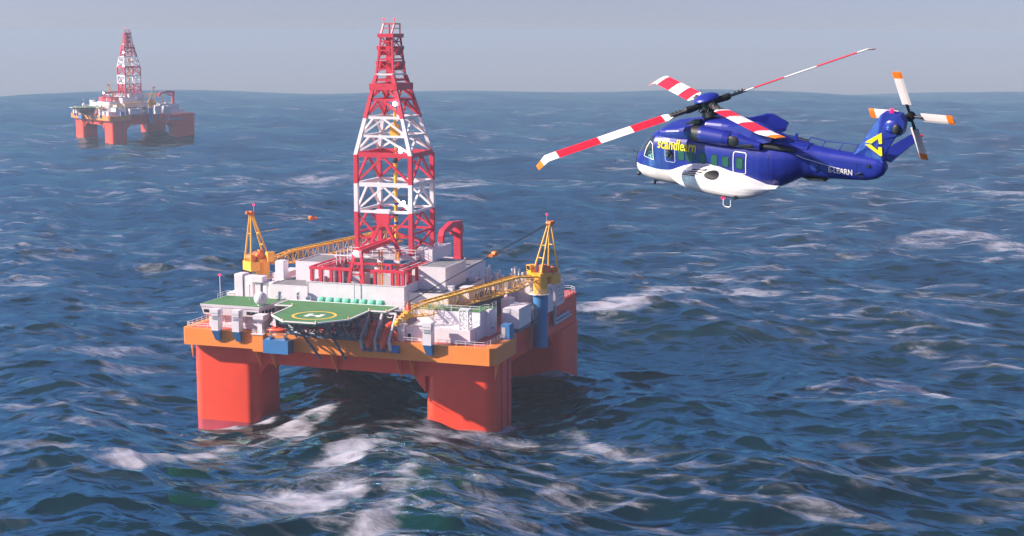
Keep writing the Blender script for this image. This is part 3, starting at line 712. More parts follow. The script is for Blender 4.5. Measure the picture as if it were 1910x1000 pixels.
mb.add([(-2.55,-8.1,26.006),(-1.5,-8.1,26.006),(-1.5,-5.0,26.006),(-2.55,-5.0,26.006)],[(0,1,2,3)]); mb.add([(0.1,-8.1,26.006),(1.15,-8.1,26.006),(1.15,-5.0,26.006),(0.1,-5.0,26.006)],[(0,1,2,3)]); mb.add([(-1.5,-6.95,26.006),(0.1,-6.95,26.006),(0.1,-6.2,26.006),(-1.5,-6.2,26.006)],[(0,1,2,3)])
part('letter_h', mb, 'mark_white', t)
for (x, y) in hp[:6]+[hp[9]]:
    mb = MB(); mb.tube((x,y,26.05),(x,y,26.3),0.16,n=8); mb.sphere((x,y,26.35),0.2,nu=8,nv=4); part('deck_lamp', mb, 'lamp_amber', t)
mb = MB()
for x in (-8,-5,-2,1,4,7): mb.box(x-0.15,x+0.15,(-9.5 if abs(x)>6 else -13.2 if abs(x)<4 else -12),8.0,24.9,25.55)
for y in (-12,-8,-4,0,4): mb.box((-9 if y>-9 else -6.0)+0.0,(7.8 if y>-9 else 5.4),y-0.15,y+0.15,24.86,25.5)
part('deck_beams', mb, 'navy', t)
mb = MB()
for (a, b) in (((-5.2,-8.0,24.9),(-2.6,0.0,15.4)),((2.2,-8.0,24.9),(3.4,0.0,15.5)),):
    mb.tube(a, (b[0],b[1]-0.2,b[2]), 0.30, n=10)
mb.tube((-9.0,-6,24.9),(-5.2,-5.5,20.6),0.2,n=8)
part('long_strut', mb, 'slate', t)
mb = MB()
for x in (-7.5,-4,-0.5,3,6.2):
    mb.tube((x,-8,24.9),(x,-4.0,21.2),0.2,n=8); mb.tube((x,-4,21.2),(x,2.5,24.8),0.18,n=8); mb.tube((x,-4,21.2),(x,0.6,20.05),0.2,n=8); mb.tube((x,-1.0,25),(x,0.8,20.1),0.16,n=8)
for a, b in zip((-7.5,-4,-0.5,3),(-4,-0.5,3,6.2)):
    mb.tube((a,-4,21.2),(b,-8,24.9),0.16,n=6); mb.tube((b,-4,21.2),(a,-8,24.9),0.16,n=6)
    mb.tube((a,-4,21.2),(b,2.5,24.8),0.14,n=6)
    mb.tube((a,-11,24.95),(b,-4,21.2),0.12,n=6)
mb.tube((-8.4,-4,21.2),(7,-4,21.2),0.24,n=8); mb.tube((-6.5,-1.2,20.2),(7,-1.2,20.2),0.24,n=8); mb.tube((-7.5,-4,21.2),(-6.5,-1.2,20.2),0.2,n=8); mb.tube((7,-4,21.2),(7,-1.2,20.2),0.2,n=8)
part('truss', mb, 'slate', t)
mb = MB()
mb.tube((-9.6,-5.5,24.6),(-5.6,-6.8,22.6),0.16,n=8); mb.tube((-9.9,-4,24.4),(-4.6,-5.4,21.6),0.14,n=8)
for k in range(7): mb.box(-8.5+k*2.1,-7.3+k*2.1,-1.6,0.0,20.9,21.1)
mb.rail([(-9,-1.4,20.4),(6,-1.4,20.4)],h=1.0,step=1.6); part('walkway', mb, 'rail', t)
for y in (0.6, 7.8):
    for x in (-13.6,-9,-4,1,6,11):
        if y < 1 and abs(x) > 10: continue
        mb = MB(); mb.box(x-0.2,x+0.2,y-0.2,y+0.2,20.05,25.56); part('post', mb, 'slate', t)
# gallery behind the helideck with canisters
t = thing('rear_gallery', 'grey walkway with railing between helideck and white wall', 'walkway', (0, 10.3, 24.8))
mb = MB(); mb.box(-20.6, 24, 8.9, 11.9, 24.6, 24.85); part('floor', mb, 'grey', t)
mb = MB(); mb.rail([(-19,11.7,24.85),(-15.8,11.7,24.85)],h=1.2); mb.rail([(-16.5,9.0,24.85),(-9.2,9.0,24.85)],h=2.2); mb.rail([(10.2,9.2,24.85),(24,9.2,24.85)],h=2.0); part('railing', mb, 'rail', t)
mb = MB(); mb.box(-11.2,-8.2,10.6,11.4,25.9,26.5); mb.box(-11.2,-8.2,10.6,11.4,24.86,25.4); part('rack', mb, 'slate', t)
for x in (-19.5,-12,-4,4,12,20):
    mb = MB(); mb.box(x-0.2,x+0.2,10.2,10.6,20.05,24.6); part('post', mb, 'slate', t)
for k in range(8):
    x = -7.05+k*2.02
    mb = MB(); mb.superball((x,10.2,25.95),0.99,0.85,0.92); mb.tube((x-0.7,10.2,24.85),(x-0.7,10.2,25.3),0.12,n=6); mb.tube((x+0.7,10.2,24.85),(x+0.7,10.2,25.3),0.12,n=6)
    single('life_raft_canister', mb, 'mint', 'rounded mint green life raft canister in row behind helideck', 'canister', (x,10.2,24.85), 'mint life raft canisters in a row')

# ------------------------------------------------------------------ lifeboats with launch frames
def boat(mb, c, d, up, L, W, H, mi=0, nst=12, nr=14):
    c = Vector(c); d = Vector(d).normalized(); up = Vector(up); a = d.cross(up).normalized(); up = a.cross(d).normalized()
    vs = []; fs = []
    for i in range(nst+1):
        u = -1+2*i/nst
        f = max(0.03, (1-abs(u)**2.6))**0.6
        f *= (0.82 if u < 0 else 1.0) if abs(u) > 0.98 else 1
        for k in range(nr):
            t = 2*PI*k/nr
            ct, st = math.cos(t), math.sin(t)
            w = W/2*f*math.copysign(abs(ct)**0.8, ct); h = H/2*f*math.copysign(abs(st)**0.8, st)
            vs.append(c+d*(u*L/2)+a*w+up*h)
    for i in range(nst):
        for k in range(nr): fs.append((i*nr+k,i*nr+(k+1)%nr,(i+1)*nr+(k+1)%nr,(i+1)*nr+k))
    mb.add(vs, fs, mi, True); mb.add(vs[:nr],[tuple(range(nr-1,-1,-1))],mi); mb.add(vs[-nr:],[tuple(range(nr))],mi)
for i, x in enumerate((9.4, 12.7)):
    frag = ('left orange free fall lifeboat hanging bow down by helideck', 'right orange free fall lifeboat hanging bow down by vent pillar')[i]
    t = thing('lifeboat', frag, 'lifeboat', (x, 0.2, 21), 'free fall lifeboats')
    d = Vector((-0.08,-0.62,-0.78)); u = Vector((0,-0.78,0.62))
    mb = MB(); boat(mb, (x,0.4,21.3), d, u, 6.8, 2.15, 2.2); part('hull', mb, 'boat_orange', t)
    c = Vector((x,0.4,21.3))+u.normalized()*1.05-d.normalized()*1.2
    mb = MB(); boat(mb, c, d, u, 2.2, 1.3, 0.9, nst=8); cab = part('canopy', mb, 'boat_orange', t)
    mb = MB(); e = Vector((x,0.4,21.3))+d.normalized()*3.3; mb.tube(e, e+d.normalized()*0.5, 0.35, 0.2, n=8); part('fender', mb, 'boot_red', t)
    mb = MB(); 
    for s in (-1,1): mb.tube(c+Vector((s*0.5,-0.25,0.5)), c+Vector((s*0.5,-0.5,-0.3)), 0.08, n=5)
    part('grab_rail', mb, 'cable', t)
t = thing('launch_frame', 'white twin portal launch frame holding both orange lifeboats', 'davit frame', (11, 0.5, 19))
for x in (7.7, 10.9, 14.1):
    mb = MB(); mb.beam((x-0.1,2.6,25.5),(x-0.2,-1.4,20.4),0.42,0.5); mb.beam((x-0.2,-1.4,20.4),(x,-0.9,18.3),0.5,0.55); mb.beam((x,2.6,25.4),(x+0.1,0.5,20.1),0.26); mb.beam((x,1.0,23.4),(x,0.4,20.5),0.2); mb.beam((x-0.1,0.2,22.4),(x+0.05,1.5,22.7),0.22)
    part('leg', mb, 'light_grey', t)
    mb = MB(); mb.prism([(-1.3,18.1),(-0.01,17.6),(-0.01,19.3)], x-0.2, x+1.7, axis=0); part('foot', mb, 'blue', t)
for x in (7.8, 11.1):
    mb = MB(); mb.beam((x,2.6,25.6),(x+2.9,2.6,25.6),0.36,0.4); part('portal_beam', mb, 'rail', t)
    mb = MB(); pts = [(x+1.4+0.6*math.cos(a),2.55,25.0+0.3*math.sin(a)) for a in [PI+PI*k/8 for k in range(9)]]; mb.path(pts, 0.09); part('hook_ring', mb, 'rail', t)
mb = MB(); mb.rail([(14.3,1.0,24.0),(16.2,1.0,24.0)],h=0.9,step=1.0); mb.box(14.0,16.3,0.9,2.0,23.8,24.0); part('service_platform', mb, 'rail', t)
# rescue boat, davit, blue box
t = thing('rescue_boat', 'small open orange rescue boat beside the white bow pedestal', 'boat', (-11.7, -2.4, 21.2))
mb = MB(); boat(mb, (-11.7,-2.4,21.4), (1,0,0.03), (0,0,1), 4.5, 1.7, 0.95, nst=14); part('hull', mb, 'boat_orange', t)
mb = MB(); mb.box(-12.6,-11.8,-2.9,-1.9,21.75,22.15); mb.tube((-12.9,-2.4,21.8),(-12.9,-2.4,22.8),0.07,n=5); mb.tube((-12.9,-2.4,22.8),(-12.2,-2.4,22.9),0.06,n=5); mb.box(-11.4,-10.9,-2.8,-2.0,21.75,21.95); part('console', mb, 'boat_orange', t)
t = thing('rescue_davit', 'white davit arms on a blue box under the rescue boat', 'davit', (-12, -1.6, 16.2))
mb = MB(); mb.box(-15.1,-9.1,-2.6,-0.01,16.2,19.1); part('box', mb, 'blue', t)
for x in (-14.0, -10.4):
    mb = MB(); mb.hexa([(x-0.6,-2.4,19.1),(x+0.6,-2.4,19.1),(x+0.6,-0.3,19.1),(x-0.6,-0.3,19.1),(x-0.35,-2.0,19.5),(x+0.35,-2.0,19.5),(x+0.35,-0.6,19.5),(x-0.35,-0.6,19.5)]); part('foot', mb, 'blue', t)
    mb = MB(); mb.beam((x,-1.3,19.5),(x+0.7,-1.0,21.0),0.3,0.34); mb.beam((x+0.7,-1.0,21.0),(x+0.5,-2.3,20.85),0.22); mb.beam((x+0.5,0.3,20.0),(x+0.5,-0.6,24.0),0.16); part('arm', mb, 'rail', t)
mb = MB(); mb.beam((-13.7,-1.2,20.1),(-10.1,-1.2,20.1),0.14); mb.add([(-14.2,-0.8,22.2),(-12.7,-0.8,21.8),(-13.0,-0.6,23.6),(-14.2,-0.9,22.2),(-12.7,-0.9,21.8),(-13.0,-0.7,23.6)],[(0,1,2),(5,4,3),(0,3,4,1),(1,4,5,2),(2,5,3,0)]); part('tie_plate', mb, 'rail', t)

# ------------------------------------------------------------------ radome, masts, dishes
t = thing('radome', 'white faceted radome ball on the green bridge roof', 'radome', (-18.9, 4.0, 25.3))
mb = MB(); mb.sphere((-18.9,4.0,26.85),1.5,nu=18,nv=14,smooth=False); part('ball', mb, 'white', t)
mb = MB(); mb.tube((-18.9,4.0,25.3),(-18.9,4.0,25.7),0.7,n=14); part('base', mb, 'white', t)
t = thing('beacon_mast', 'thin white mast with red beacon on bridge roof edge', 'mast', (-32.0, 9.5, 25.3))
mb = MB(); mb.tube((-32.0,9.5,25.34),(-32.0,9.5,30.4),0.1,n=6); part('pole', mb, 'rail', t)
mb = MB(); mb.sphere((-32.0,9.5,30.6),0.25); part('beacon', mb, 'lamp_red', t)
for (x, y, z0, z1, r, frag) in ((-24.3,9.0,25.34,29.0,0.75,'satellite dish on tall thin pole above the green bridge roof'), (-13.0,10.9,24.85,27.7,0.7,'small satellite dish on pole before the low white deckhouse')):
    t = thing('satellite_dish', 'white '+frag, 'satellite dish', (x,y,z0))
    mb = MB(); mb.tube((x,y,z0),(x,y,z1),0.09,n=6); part('pole', mb, 'light_grey', t)
    mb = MB(); dn = Vector((-0.5,-0.8,0.3)).normalized(); cc = Vector((x,y,z1+0.3)); prev = None
    for k in range(5): mb.tube(cc+dn*(0.32*(k/5)**2), cc+dn*(0.32*((k+1)/5)**2), max(0.02,r*k/5), r*(k+1)/5, n=16, caps=(k==0))
    part('dish', mb, 'white', t)
t = thing('whip_aerial', 'tall thin whip aerial standing before the long white wall', 'aerial', (0.3, 11.0, 24.85))
mb = MB(); mb.tube((0.3,11.4,24.85),(0.3,11.4,33.6),0.09,0.06,n=6); part('rod', mb, 'grey', t)
mb = MB(); mb.tube((0.3,11.4,24.85),(0.3,11.4,25.3),0.2,n=8); part('base', mb, 'slate', t)

# ------------------------------------------------------------------ second platform: a copy far away
A2 = math.radians(-32.55)
M2 = Matrix.Translation((-571.5, 756.06, 0)) @ Matrix.Rotation(A2, 4, 'Z')
SKIP = {'life_raft_canister', 'satellite_dish', 'whip_aerial'}
def copy_tree(o, parent):
    c = o.copy(); COL.objects.link(c); c.parent = parent
    for ch in o.children: copy_tree(ch, c)
    return c
for (o, frag, grp) in list(RIG):
    if o.name.split('.')[0] in SKIP: continue
    c = o.copy(); COL.objects.link(c)
    c.location = M2 @ o.location; c.rotation_euler = (0, 0, A2)
    c['label'] = frag[1:] if frag.startswith('@') else frag+FAR
    if grp: c['group'] = grp+FAR
    for ch in o.children: copy_tree(ch, c)

exec_heli = True

# ------------------------------------------------------------------ helicopter (local axes: x forward, y port, z up)
HX = Vector((-0.95712, 0.27626, 0.08716)); HY = Vector((-0.28965, -0.91690, -0.27459)); HZ = Vector((0.00406, -0.28806, 0.95760))
HO = Vector((126.741, -222.848, 78.891))
H = bpy.data.objects.new('helicopter', None); COL.objects.link(H)
H.matrix_world = Matrix(((HX.x,HY.x,HZ.x,HO.x),(HX.y,HY.y,HZ.y,HO.y),(HX.z,HY.z,HZ.z,HO.z),(0,0,0,1)))
tag(H, 'blue and white transport helicopter in flight with red and white rotor blades', 'helicopter')
def hpart(name, mb, mats, parent=None, label=None):
    ob = mb.build(name, mats, parent or H)
    if label: ob['label'] = label
    return ob

# stations: x, z bottom, z top, half width, exponent, paint line z
ST = [(4.36,-.53,-.41,.06,2.2),(4.28,-.72,-.24,.30,2.2),(4.12,-.90,-.06,.52,2.3),(3.95,-1.03,.12,.68,2.5),(3.75,-1.14,.42,.82,2.6),(3.53,-1.20,.70,.92,2.8),(3.12,-1.25,1.08,1.03,3.0),(2.77,-1.26,1.27,1.09,3.2),
      (2.0,-1.26,1.36,1.13,3.4),(1.0,-1.26,1.40,1.14,3.4),(0.0,-1.26,1.42,1.14,3.4),(-1.0,-1.25,1.43,1.14,3.3),(-1.9,-1.18,1.43,1.13,3.1),(-2.6,-.98,1.43,1.08,2.9),(-3.2,-.70,1.42,.98,2.8),(-3.7,-.45,1.42,.86,2.7),(-4.15,-.18,1.41,.70,2.7),(-4.45,-.04,1.40,.56,2.8),(-4.9,0.0,1.37,.46,3.0),(-5.6,.02,1.31,.42,3.2),(-6.6,.11,1.28,.38,3.2),(-7.3,.18,1.25,.35,3.2),(-7.75,.32,1.22,.32,3.0),(-8.0,.50,1.15,.27,2.6),(-8.13,.75,1.0,.12,2.2)]
SX = [s[0] for s in ST][::-1]
def st(x):
    return [float(np.interp(x, SX, [s[i] for s in ST][::-1])) for i in (1,2,3,4)]
PX = [4.4,3.34,2.5,1.89,1.19,.65,-.02,-.66,-1.18,-1.95,-2.72,-3.2,-3.6,-9]; PZ = [-.42,-.36,-.39,-.32,.0,.19,.28,.22,.09,-.02,-.26,-.52,-.9,-2]
def hullY(x, z):
    zb, zt, hw, n = st(x); zc = (zb+zt)/2; h = (zt-zb)/2
    q = min(0.999, abs((z-zc)/h))
    return hw*(1-q**n)**(1/n)
xs = sorted(set([s[0] for s in ST]+[x for x in np.linspace(4.3,-8.1,90)]), reverse=True)
NU, NL = 16, 12
vs = []; rows = []
for x in xs:
    zb, zt, hw, n = st(x); zc = (zb+zt)/2; h = (zt-zb)/2
    zp = float(np.interp(-x, [-p for p in PX], PZ)); zp = min(max(zp, zb+0.002), zt-0.002)
    q = (zp-zc)/h; tp = math.asin(math.copysign(abs(q)**(n/2), q))
    ts = [PI/2+(tp-PI/2)*i/NU for i in range(NU+1)]+[tp+(-PI/2-tp)*i/NL for i in range(1, NL+1)]
    port = []
    for t in ts:
        c, s = math.cos(t), math.sin(t)
        port.append((x, hw*max(c,0)**(2/n), zc+h*math.copysign(abs(s)**(2/n), s)))
    ring = port+[(p[0],-p[1],p[2]) for p in port[-2:0:-1]]
    rows.append(ring)
nr = len(rows[0]); mb = MB(); fs = []
allv = [p for r in rows for p in r]
NP = NU+NL
for i in range(len(rows)-1):
    for k in range(nr):
        k2 = (k+1) % nr
        kk = k if k < NP else nr-1-k
        mb.f.append((i*nr+k, (i+1)*nr+k, (i+1)*nr+k2, i*nr+k2)); mb.m.append(0 if kk < NU else 1); mb.sm.append(True)
mb.v = allv
mb.f.append(tuple(range(nr-1,-1,-1))); mb.m.append(0); mb.sm.append(False)
mb.f.append(tuple((len(rows)-1)*nr+k for k in range(nr))); mb.m.append(0); mb.sm.append(False)
body = hpart('fuselage', mb, ['h_blue','h_white'])

def on_hull(mb, poly_grid, eps, mi=0, side=1):
    pass
def patch(mb, x0, x1, z0, z1, r=0.08, eps=0.012, mi=0, n=5, yf=None, side=1):
    """rounded rectangle laid on the hull side"""
    f = yf or hullY
    pts = rrect(min(x0,x1), max(x0,x1), z0, z1, r, n)
    cx, cz = (x0+x1)/2, (z0+z1)/2
    vs = [(cx, side*(f(cx,cz)+eps), cz)]+[(p[0], side*(f(p[0],p[1])+eps), p[1]) for p in pts]
    m = len(pts)
    mb.add(vs, [(0,1+i,1+(i+1)%m) if side < 0 else (0,1+(i+1)%m,1+i) for i in range(m)], mi, True)
def outline(mb, pts, w, eps=0.022, mi=0, yf=None, side=1):
    """closed painted line on the hull side"""
    f = yf or hullY
    rs = []
    for p_, q_ in zip(pts, list(pts[1:])+[pts[0]]):
        k_ = max(1, int(math.hypot(q_[0]-p_[0], q_[1]-p_[1])/.08))
        rs += [(p_[0]+(q_[0]-p_[0])*i/k_, p_[1]+(q_[1]-p_[1])*i/k_) for i in range(k_)]
    pts = rs; m = len(pts); q = []
    for i in range(m):
        p0, p1, p2 = Vector(pts[i-1]), Vector(pts[i]), Vector(pts[(i+1)%m])
        t = (p2-p0).normalized(); nn = Vector((-t.y, t.x))*w/2
        for a in (p1+nn, p1-nn): q.append((a.x, side*(f(a.x,a.y)+eps), a.y))
    mb.add(q, [(2*i,2*i+1,(2*i+3)%(2*m),(2*i+2)%(2*m)) for i in range(m)], mi)
for side in (1, -1):
    for x in (1.30, 0.86, 0.22, -0.41, -0.97):
        mb = MB(); patch(mb, x-.18, x+.18, .24, .76, .10, .010, 0, side=side); f = hpart('window_frame', mb, 'h_black', body)
        mb = MB(); patch(mb, x-.15, x+.15, .27, .73, .08, .020, 0, side=side); hpart('cabin_window', mb, 'h_green', body)
    mb = MB(); patch(mb, -1.85, -1.49, .24, .80, .10, .010, side=side); hpart('window_frame', mb, 'h_black', body)
    mb = MB(); patch(mb, -1.82, -1.52, .28, .76, .08, .020, side=side); hpart('cabin_window', mb, 'h_green', body)
    mb = MB(); outline(mb, rrect(-1.98,-1.36,.05,1.02,.10,5), .035, side=side); hpart('door_outline', mb, 'h_lettering', body)
    mb = MB(); outline(mb, rrect(1.62,2.14,.09,1.02,.08,5), .018, side=side); hpart('door_outline', mb, 'h_lettering', body)
    mb = MB(); patch(mb, 1.77,2.09,.24,.70,.15,.010, side=side); mb.sphere((1.93, side*(hullY(1.93,.46)-0.02), .47), .20, nu=14, nv=10, sy=0.9, sz=1.1); hpart('bubble_window', mb, 'h_glass', body)
    mb = MB(); patch(mb, .52,.62,.40,.62,.02,.012, side=side); hpart('small_port', mb, 'h_black', body)
    # cockpit side window and outline
    P4 = [(2.77,.06),(3.36,.13),(3.22,.55),(3.04,.86),(2.84,.79)]
    if True:
        mb = MB(); cx = sum(p[0] for p in P4)/5; cz = sum(p[1] for p in P4)/5
        E5 = [(P4[i][0]+(P4[(i+1)%5][0]-P4[i][0])*k/6, P4[i][1]+(P4[(i+1)%5][1]-P4[i][1])*k/6) for i in range(5) for k in range(6)]; n5 = len(E5)
        G5 = [[(cx+(p[0]-cx)*t_, cz+(p[1]-cz)*t_) for p in E5] for t_ in (.01,.35,.7,1)]
        v5 = [(a, side*(hullY(a,b)+.022), b) for row in G5 for a, b in row]
        mb.add(v5, [((j*n5+i,j*n5+(i+1)%n5,(j+1)*n5+(i+1)%n5,(j+1)*n5+i) if side>0 else ((j+1)*n5+i,(j+1)*n5+(i+1)%n5,j*n5+(i+1)%n5,j*n5+i)) for j in range(3) for i in range(n5)], 0, True); hpart('cockpit_window', mb, 'h_glass', body)
        mb = MB(); outline(mb, P4, .032, .035, side=side); hpart('window_outline', mb, 'h_lettering', body)
# windscreen wraps the front above the nose
rws = []
for x in (3.72,3.60,3.45,3.30,3.15,3.0,2.86):
    zb, zt, hw, n = st(x); zc = (zb+zt)/2; h = (zt-zb)/2; row = []
    for k in range(17):
        t = math.radians(28+ (180-56)*k/16); c, s = math.cos(t), math.sin(t)
        row.append((x+.008, (hw+.012)*math.copysign(abs(c)**(2/n),c), zc+(h+.012)*abs(s)**(2/n)))
    rws.append(row)
# leave pillars: only keep the panes
for half in (0, 8):
  mb = MB()
  for i in range(len(rws)-1):
    for k in range(half, half+8):
        if k in (7,8) or (i > 3 and 3 < k < 12): continue
        if i > 3 and k in (0,15): continue
        mb.add([rws[i][k],rws[i][k+1],rws[i+1][k+1],rws[i+1][k]],[(0,1,2,3)],0,True)
  hpart('windscreen', mb, 'h_glass', body)
mb = MB(); rws = []
for x in (4.372,4.29,4.2,4.1,4.0):
    zb, zt, hw, n = st(x); zc = (zb+zt)/2; h = (zt-zb)/2
    rws.append([(x, (hw+.012)*math.copysign(abs(math.cos(t))**(2/n),math.cos(t)), zc+(h+.012)*math.copysign(abs(math.sin(t))**(2/n),math.sin(t))) for t in [math.radians(-40+260*k/24) for k in range(25)]])
for i in range(4):
    for k in range(24): mb.add([rws[i][k],rws[i][k+1],rws[i+1][k+1],rws[i+1][k]],[(0,1,2,3)],0,True)
hpart('nose_radome', mb, 'h_black', body)
mb = MB(); mb.tube((3.9,.55,-.98),(4.0,.56,-1.02),.09,n=10); mb.tube((3.0,.7,-1.2),(3.05,.7,-1.32),.07,n=8); hpart('nose_lamp', mb, 'h_black', body)
mb = MB()
for s in (1,-1): mb.tube((4.0,s*.5,.02),(4.25,s*.5,.12),.018,n=5)
hpart('wiper', mb, 'h_black', body)

# sponsons
SPX = [2.15,1.85,1.45,.92,.3,-.3,-.9,-1.5,-2.0,-2.49,-2.85,-3.2,-3.4]
SPB = [-.55,-.72,-.93,-1.04,-1.11,-1.15,-1.18,-1.16,-1.10,-.98,-.80,-.56,-.45]
SPT = [-.42,-.30,-.12,.10,.24,.24,.13,.02,-.04,-.20,-.34,-.46,-.42]
SPY = [1.10,1.25,1.5,1.72,1.80,1.80,1.80,1.78,1.74,1.62,1.42,1.15,1.0]
_xd = np.linspace(2.6, -3.85, 260)
def _sm(a):
    v = np.interp(-_xd, [-p for p in SPX], a); k = np.ones(31)/31
    return list(np.convolve(np.pad(v, 15, mode='edge'), k, mode='valid'))
SPB, SPT, SPY = _sm(SPB), _sm(SPT), _sm(SPY); SPX = list(_xd)
def spY(x, z):
    zb, zt, hw = [float(np.interp(-x, [-p for p in SPX], a)) for a in (SPB,SPT,SPY)]
    q = min(.999, abs((z-(zb+zt)/2)/((zt-zb)/2)))
    return hw*(1-.42*q**3.0) if q < .999 else hw*.58
for side in (1, -1):
    mb = MB(); rws = []
    for x in np.linspace(2.15,-3.4,48):
        zb, zt, hw = [float(np.interp(-x, [-p for p in SPX], a)) for a in (SPB,SPT,SPY)]
        zc, h = (zb+zt)/2, (zt-zb)/2; row = []
        for k in range(19):
            t = PI/2-PI*k/18; c, s = math.cos(t), math.sin(t)
            yy = .55+(hw-.55)*max(c,0)**(2/3.2); row.append((x, side*yy, zc+h*math.copysign(abs(s)**(2/3.2),s)))
        rws.append(row)
    for i in range(len(rws)-1):
        for k in range(18):
            q = [rws[i][k],rws[i+1][k],rws[i+1][k+1],rws[i][k+1]]
            mb.add(q, [(0,1,2,3) if side > 0 else (3,2,1,0)], 0, True)
    mb.add(rws[0], [tuple(range(19))]); mb.add(rws[-1], [tuple(range(18,-1,-1))])
    spo = hpart('sponson', mb, 'h_white')
    def sy(x, z, F=rws):
        zb, zt, hw = [float(np.interp(-x, [-p for p in SPX], a)) for a in (SPB,SPT,SPY)]
        q = min(.999, abs((z-(zb+zt)/2)/((zt-zb)/2))); return .55+(hw-.55)*(1-q**3.2)**(1/3.2)
    mb = MB()
    for k in range(4):
        xa = 1.05-k*.16; za = -.22+k*.085
        p = [(xa,za),(xa-.75,za+.07),(xa-.80,za+.12),(xa-.1,za+.055)]
        mb.add([(a, side*(sy(a,b)+.02), b) for a, b in p]+[((p[0][0]+p[1][0])/2, side*(sy((p[0][0]+p[1][0])/2,(p[0][1]+p[2][1])/2)+.04), (p[0][1]+p[2][1])/2)], [(1,0,4),(2,1,4),(3,2,4),(0,3,4)] if side>0 else [(0,1,4),(1,2,4),(2,3,4),(3,0,4)])
    hpart('louvre', mb, 'h_black', spo)
    mb = MB(); pts = [(-.52+.34*math.cos(a), -.02+.15*math.sin(a)) for a in [2*PI*i/24 for i in range(24)]]
    G5 = [[(-.52+(a+.52)*t_, -.02+(b+.02)*t_) for a, b in pts] for t_ in (.02,.3,.55,.8,1)]; mb.add([(a, side*(sy(a,b)+.03), b) for r_ in G5 for a, b in r_], [((j*24+i,(j+1)*24+i,(j+1)*24+(i+1)%24,j*24+(i+1)%24) if side<0 else (j*24+(i+1)%24,(j+1)*24+(i+1)%24,(j+1)*24+i,j*24+i)) for j in range(4) for i in range(24)]); hpart('oval_port', mb, 'h_black', spo)
    mb = MB(); mb.tube((-1.75,side*1.55,-.88),(-1.75,side*1.80,-.90),.10,n=12); hpart('side_lamp', mb, 'h_black', spo)
    mb = MB(); y = side*1.55
    mb.path([(-1.40,y,-1.05),(-1.40,y,-1.42),(-1.30,y,-1.50),(-1.12,y,-1.50),(-1.02,y,-1.42),(-1.05,y,-1.1)], .024, n=6); hpart('step_loop', mb, 'h_lettering', spo)
    mb = MB()
    for k in range(14):
        xq = -1.4+k*.055; mb.box(xq, xq+.025, side*(sy(xq,-.93)+.0)-.01, side*(sy(xq,-.93))+.012, -.94, -.915)
    hpart('rivet_row', mb, 'h_black', spo)
mb = MB(); mb.sphere((-.92,1.35,-1.16),.10); hpart('belly_beacon', mb, 'lamp_red')
mb = MB(); mb.box(3.0,3.2,.05,.4,-1.33,-1.2); mb.tube((2.9,0.3,-1.2),(2.85,.3,-1.34),.05,n=6); hpart('belly_aerial', mb, 'h_black', body)

# cowlings
def loft(mb, sts, n=2.6, nk=20, mi=0, yc=0.0, caps=True):
    rws = []
    for (x, zb, zt, hw) in sts:
        zc, h = (zb+zt)/2, (zt-zb)/2
        rws.append([(x, yc+hw*math.copysign(abs(math.cos(t))**(2/n),math.cos(t)), zc+h*math.copysign(abs(math.sin(t))**(2/n),math.sin(t))) for t in [2*PI*k/nk for k in range(nk)]])
    for i in range(len(rws)-1):
        for k in range(nk): mb.add([rws[i][k],rws[i+1][k],rws[i+1][(k+1)%nk],rws[i][(k+1)%nk]],[(0,1,2,3)],mi,True)
    if caps: mb.add(rws[0],[tuple(range(nk-1,-1,-1))],mi); mb.add(rws[-1],[tuple(range(nk))],mi)
mb = MB(); loft(mb, [(2.72,1.0,1.34,.55),(2.55,1.0,1.46,.80),(2.2,1.0,1.58,.90),(1.5,1.0,1.74,.92),(.85,1.0,1.92,.90)], 3.6, 28); hpart('front_cowling', mb, 'h_blue', body)
mb = MB(); loft(mb, [(.85,1.0,1.92,.58),(.3,1.0,2.10,.60),(-.5,1.0,2.14,.62),(-1.2,1.0,2.1,.62),(-2.0,1.0,1.95,.60),(-2.8,1.0,1.75,.55),(-3.6,1.1,1.56,.48),(-4.6,1.1,1.42,.38)], 3.0, 24); hpart('rear_cowling', mb, 'h_blue', body)
mb = MB(); mb.prism([(1.35,1.80),(.95,2.02),(.55,2.06),(.62,1.86)], .30, .605, axis=1); hpart('intake_screen', mb, 'h_black', body)
